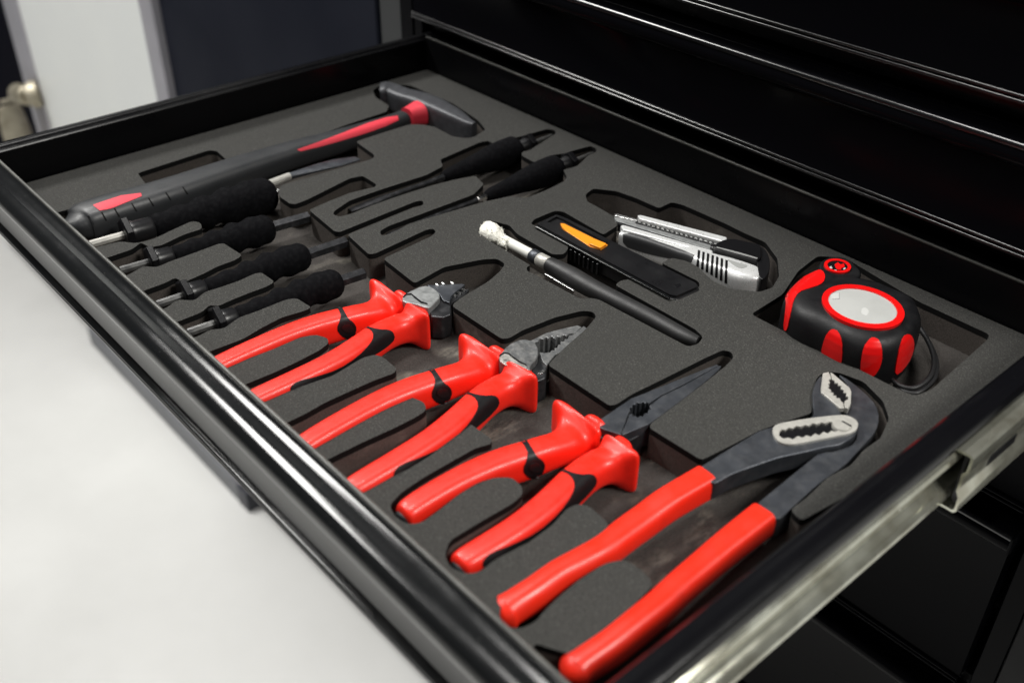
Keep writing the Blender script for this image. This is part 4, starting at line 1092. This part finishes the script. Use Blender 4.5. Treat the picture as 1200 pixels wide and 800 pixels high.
TC = Vector((469.5, 306.2))


def tape_rings():
    shape = chaikin(T_out, 2)
    shape = dense(shape, 1.5)
    rr = []
    for z, s in ((-17.5, .84), (-16.5, .90), (-13, .965), (-8, .995), (0, 1.0), (5, 1.0), (9.5, .99), (12.8, .965), (15.4, .92), (17, .86), (17.8, .78), (18.0, .70)):
        rr.append([((x - TC.x) * s + TC.x, (y - TC.y) * s + TC.y, z) for x, y in shape])
    n = len(shape)
    Vt = [p for r in rr for p in r]
    Ft = []
    for i in range(len(rr) - 1):
        for k in range(n):
            k2 = (k + 1) % n
            Ft.append((i * n + k, i * n + k2, (i + 1) * n + k2, (i + 1) * n + k))
    Ft.append(tuple(range(n - 1, -1, -1)))
    Ft.append(tuple((len(rr) - 1) * n + k for k in range(n)))
    return Vt, Ft


tg = tape_rings()
link('case', tg[0], tg[1], 'rubber', tm, True, ob, sharp=70)
for P in ([(467.0, 287.6), (470.6, 288.0), (477.6, 280.9), (486.0, 268.5), (491.6, 258.5), (484.2, 259.3), (476.7, 262.5), (470.3, 274.8), (467.6, 281.9)], [(486.1, 293.3), (486.2, 297.3), (490.5, 297.2), (497.7, 288.3), (503.7, 277.3), (506.8, 265.9), (504.5, 263.2), (500.1, 263.8), (493.4, 274.8), (488.0, 285.5)], [(496.5, 310.5), (496.9, 314.9), (500.3, 313.7), (505.3, 307.0), (510.2, 295.6), (513.4, 282.8), (513.3, 274.7), (507.2, 286.2), (500.6, 300.3)]):
    skin('grip_insert', chaikin(P, 1), [tg], 'red_gloss', tm, ob, lift=.5, step=1.2)
skin('nose_guard', chaikin([(424.1, 331.0), (424.7, 336.3), (428.7, 334.9), (433.7, 328.5), (435.2, 321.3), (433.2, 313.0), (431.6, 305.3), (435.2, 295.2), (441.9, 283.6), (452.2, 266.4), (449.8, 266.2), (440.0, 281.4), (434.3, 290.0), (429.4, 295.5), (425.9, 303.0), (423.5, 316.5)], 1), [tg], 'red_gloss', tm, ob, lift=.5, step=1.0)


def ring_on_top(name, cx, cy, rx, ry, ang, w, z0, z1, m, bevel=.3, hole=True):
    out = [(cx + rx * math.cos(q) * math.cos(ang) - ry * math.sin(q) * math.sin(ang), cy + rx * math.cos(q) * math.sin(ang) + ry * math.sin(q) * math.cos(ang)) for q in [2 * math.pi * i / 64 for i in range(64)]]
    inn = [(cx + (rx - w) * math.cos(q) * math.cos(ang) - (ry - w) * math.sin(q) * math.sin(ang), cy + (rx - w) * math.cos(q) * math.sin(ang) + (ry - w) * math.sin(q) * math.cos(ang)) for q in [2 * math.pi * i / 64 for i in range(64)]]
    return slab(name, out, z0, z1, m, tm, ob, holes=[inn] if hole else [], bevel=bevel)


slab('label_ring', Eo, 17.2, 19.4, 'red_gloss', tm, ob, holes=[Ei], bevel=.0)
slab('round_label', Ei, 17.3, 18.9, 'silver_label', tm, ob, bevel=.2)
slab('label_print', [(460.6, 289.0), (462.9, 293.7), (465.9, 289.2), (463.7, 285.2)], 18.9, 18.96, 'label_mark', tm, ob)
slab('label_print', [(462.6, 293.9), (462.8, 294.2), (466.8, 288.3), (464.3, 284.8), (463.9, 285.4), (466.1, 288.6)], 18.9, 19.0, 'label_line', tm, ob)
slab('label_print', chaikin([(479.8, 289.6), (480.5, 291.7), (483.2, 290.9), (485.1, 288.0), (485.6, 284.8), (482.4, 284.9)], 1), 18.9, 18.97, 'label_mark', tm, ob)
slab('belt_boss', chaikin(Boss, 2), -8, 13.5, 'rubber', tm, ob, bevel=1.6, seg=3)
slab('emblem_ring', Go, 13.2, 14.5, 'red_gloss', tm, ob, holes=[Gi])
slab('emblem_disc', Gi, 13.2, 14.1, 'plastic', tm, ob)
slab('emblem_mark', [(439.2, 325.5), (439.1, 329.1), (441.5, 328.1), (442.2, 330.5), (444.8, 327.5), (444.1, 324.4), (445.5, 323.1), (443.6, 321.6), (441.6, 322.9)], 14.05, 14.4, 'red_gloss', tm, ob)
slab('emblem_mark', [(439.0, 320.7), (439.1, 322.3), (441.0, 320.8), (440.5, 319.4)], 14.05, 14.4, 'label_mark', tm, ob)
slab('emblem_mark', [(442.6, 319.8), (443.5, 320.9), (444.5, 320.3), (443.7, 319.0)], 14.05, 14.4, 'label_mark', tm, ob)
slab('emblem_mark', [(445.2, 325.2), (445.4, 327.2), (446.3, 326.2), (446.2, 324.6)], 14.05, 14.4, 'label_mark', tm, ob)
cd = [(484.7, 339.6), (494.2, 334.5), (505.0, 325.0), (515.1, 313.0), (521.9, 299.5), (523.7, 288.8), (522.3, 280.4), (517.0, 277.6), (510.8, 279.5)]
for dx, dz in ((0, 0), (2.4, -1.6)):
    loft('wrist_cord', [(x + dx, y - dx * .3, -5 - abs(i - 4) * .4 + dz, 1.35, 1.35, 2) for i, (x, y) in enumerate(cd)], 'cord', tm, ob, N=12, k=6)
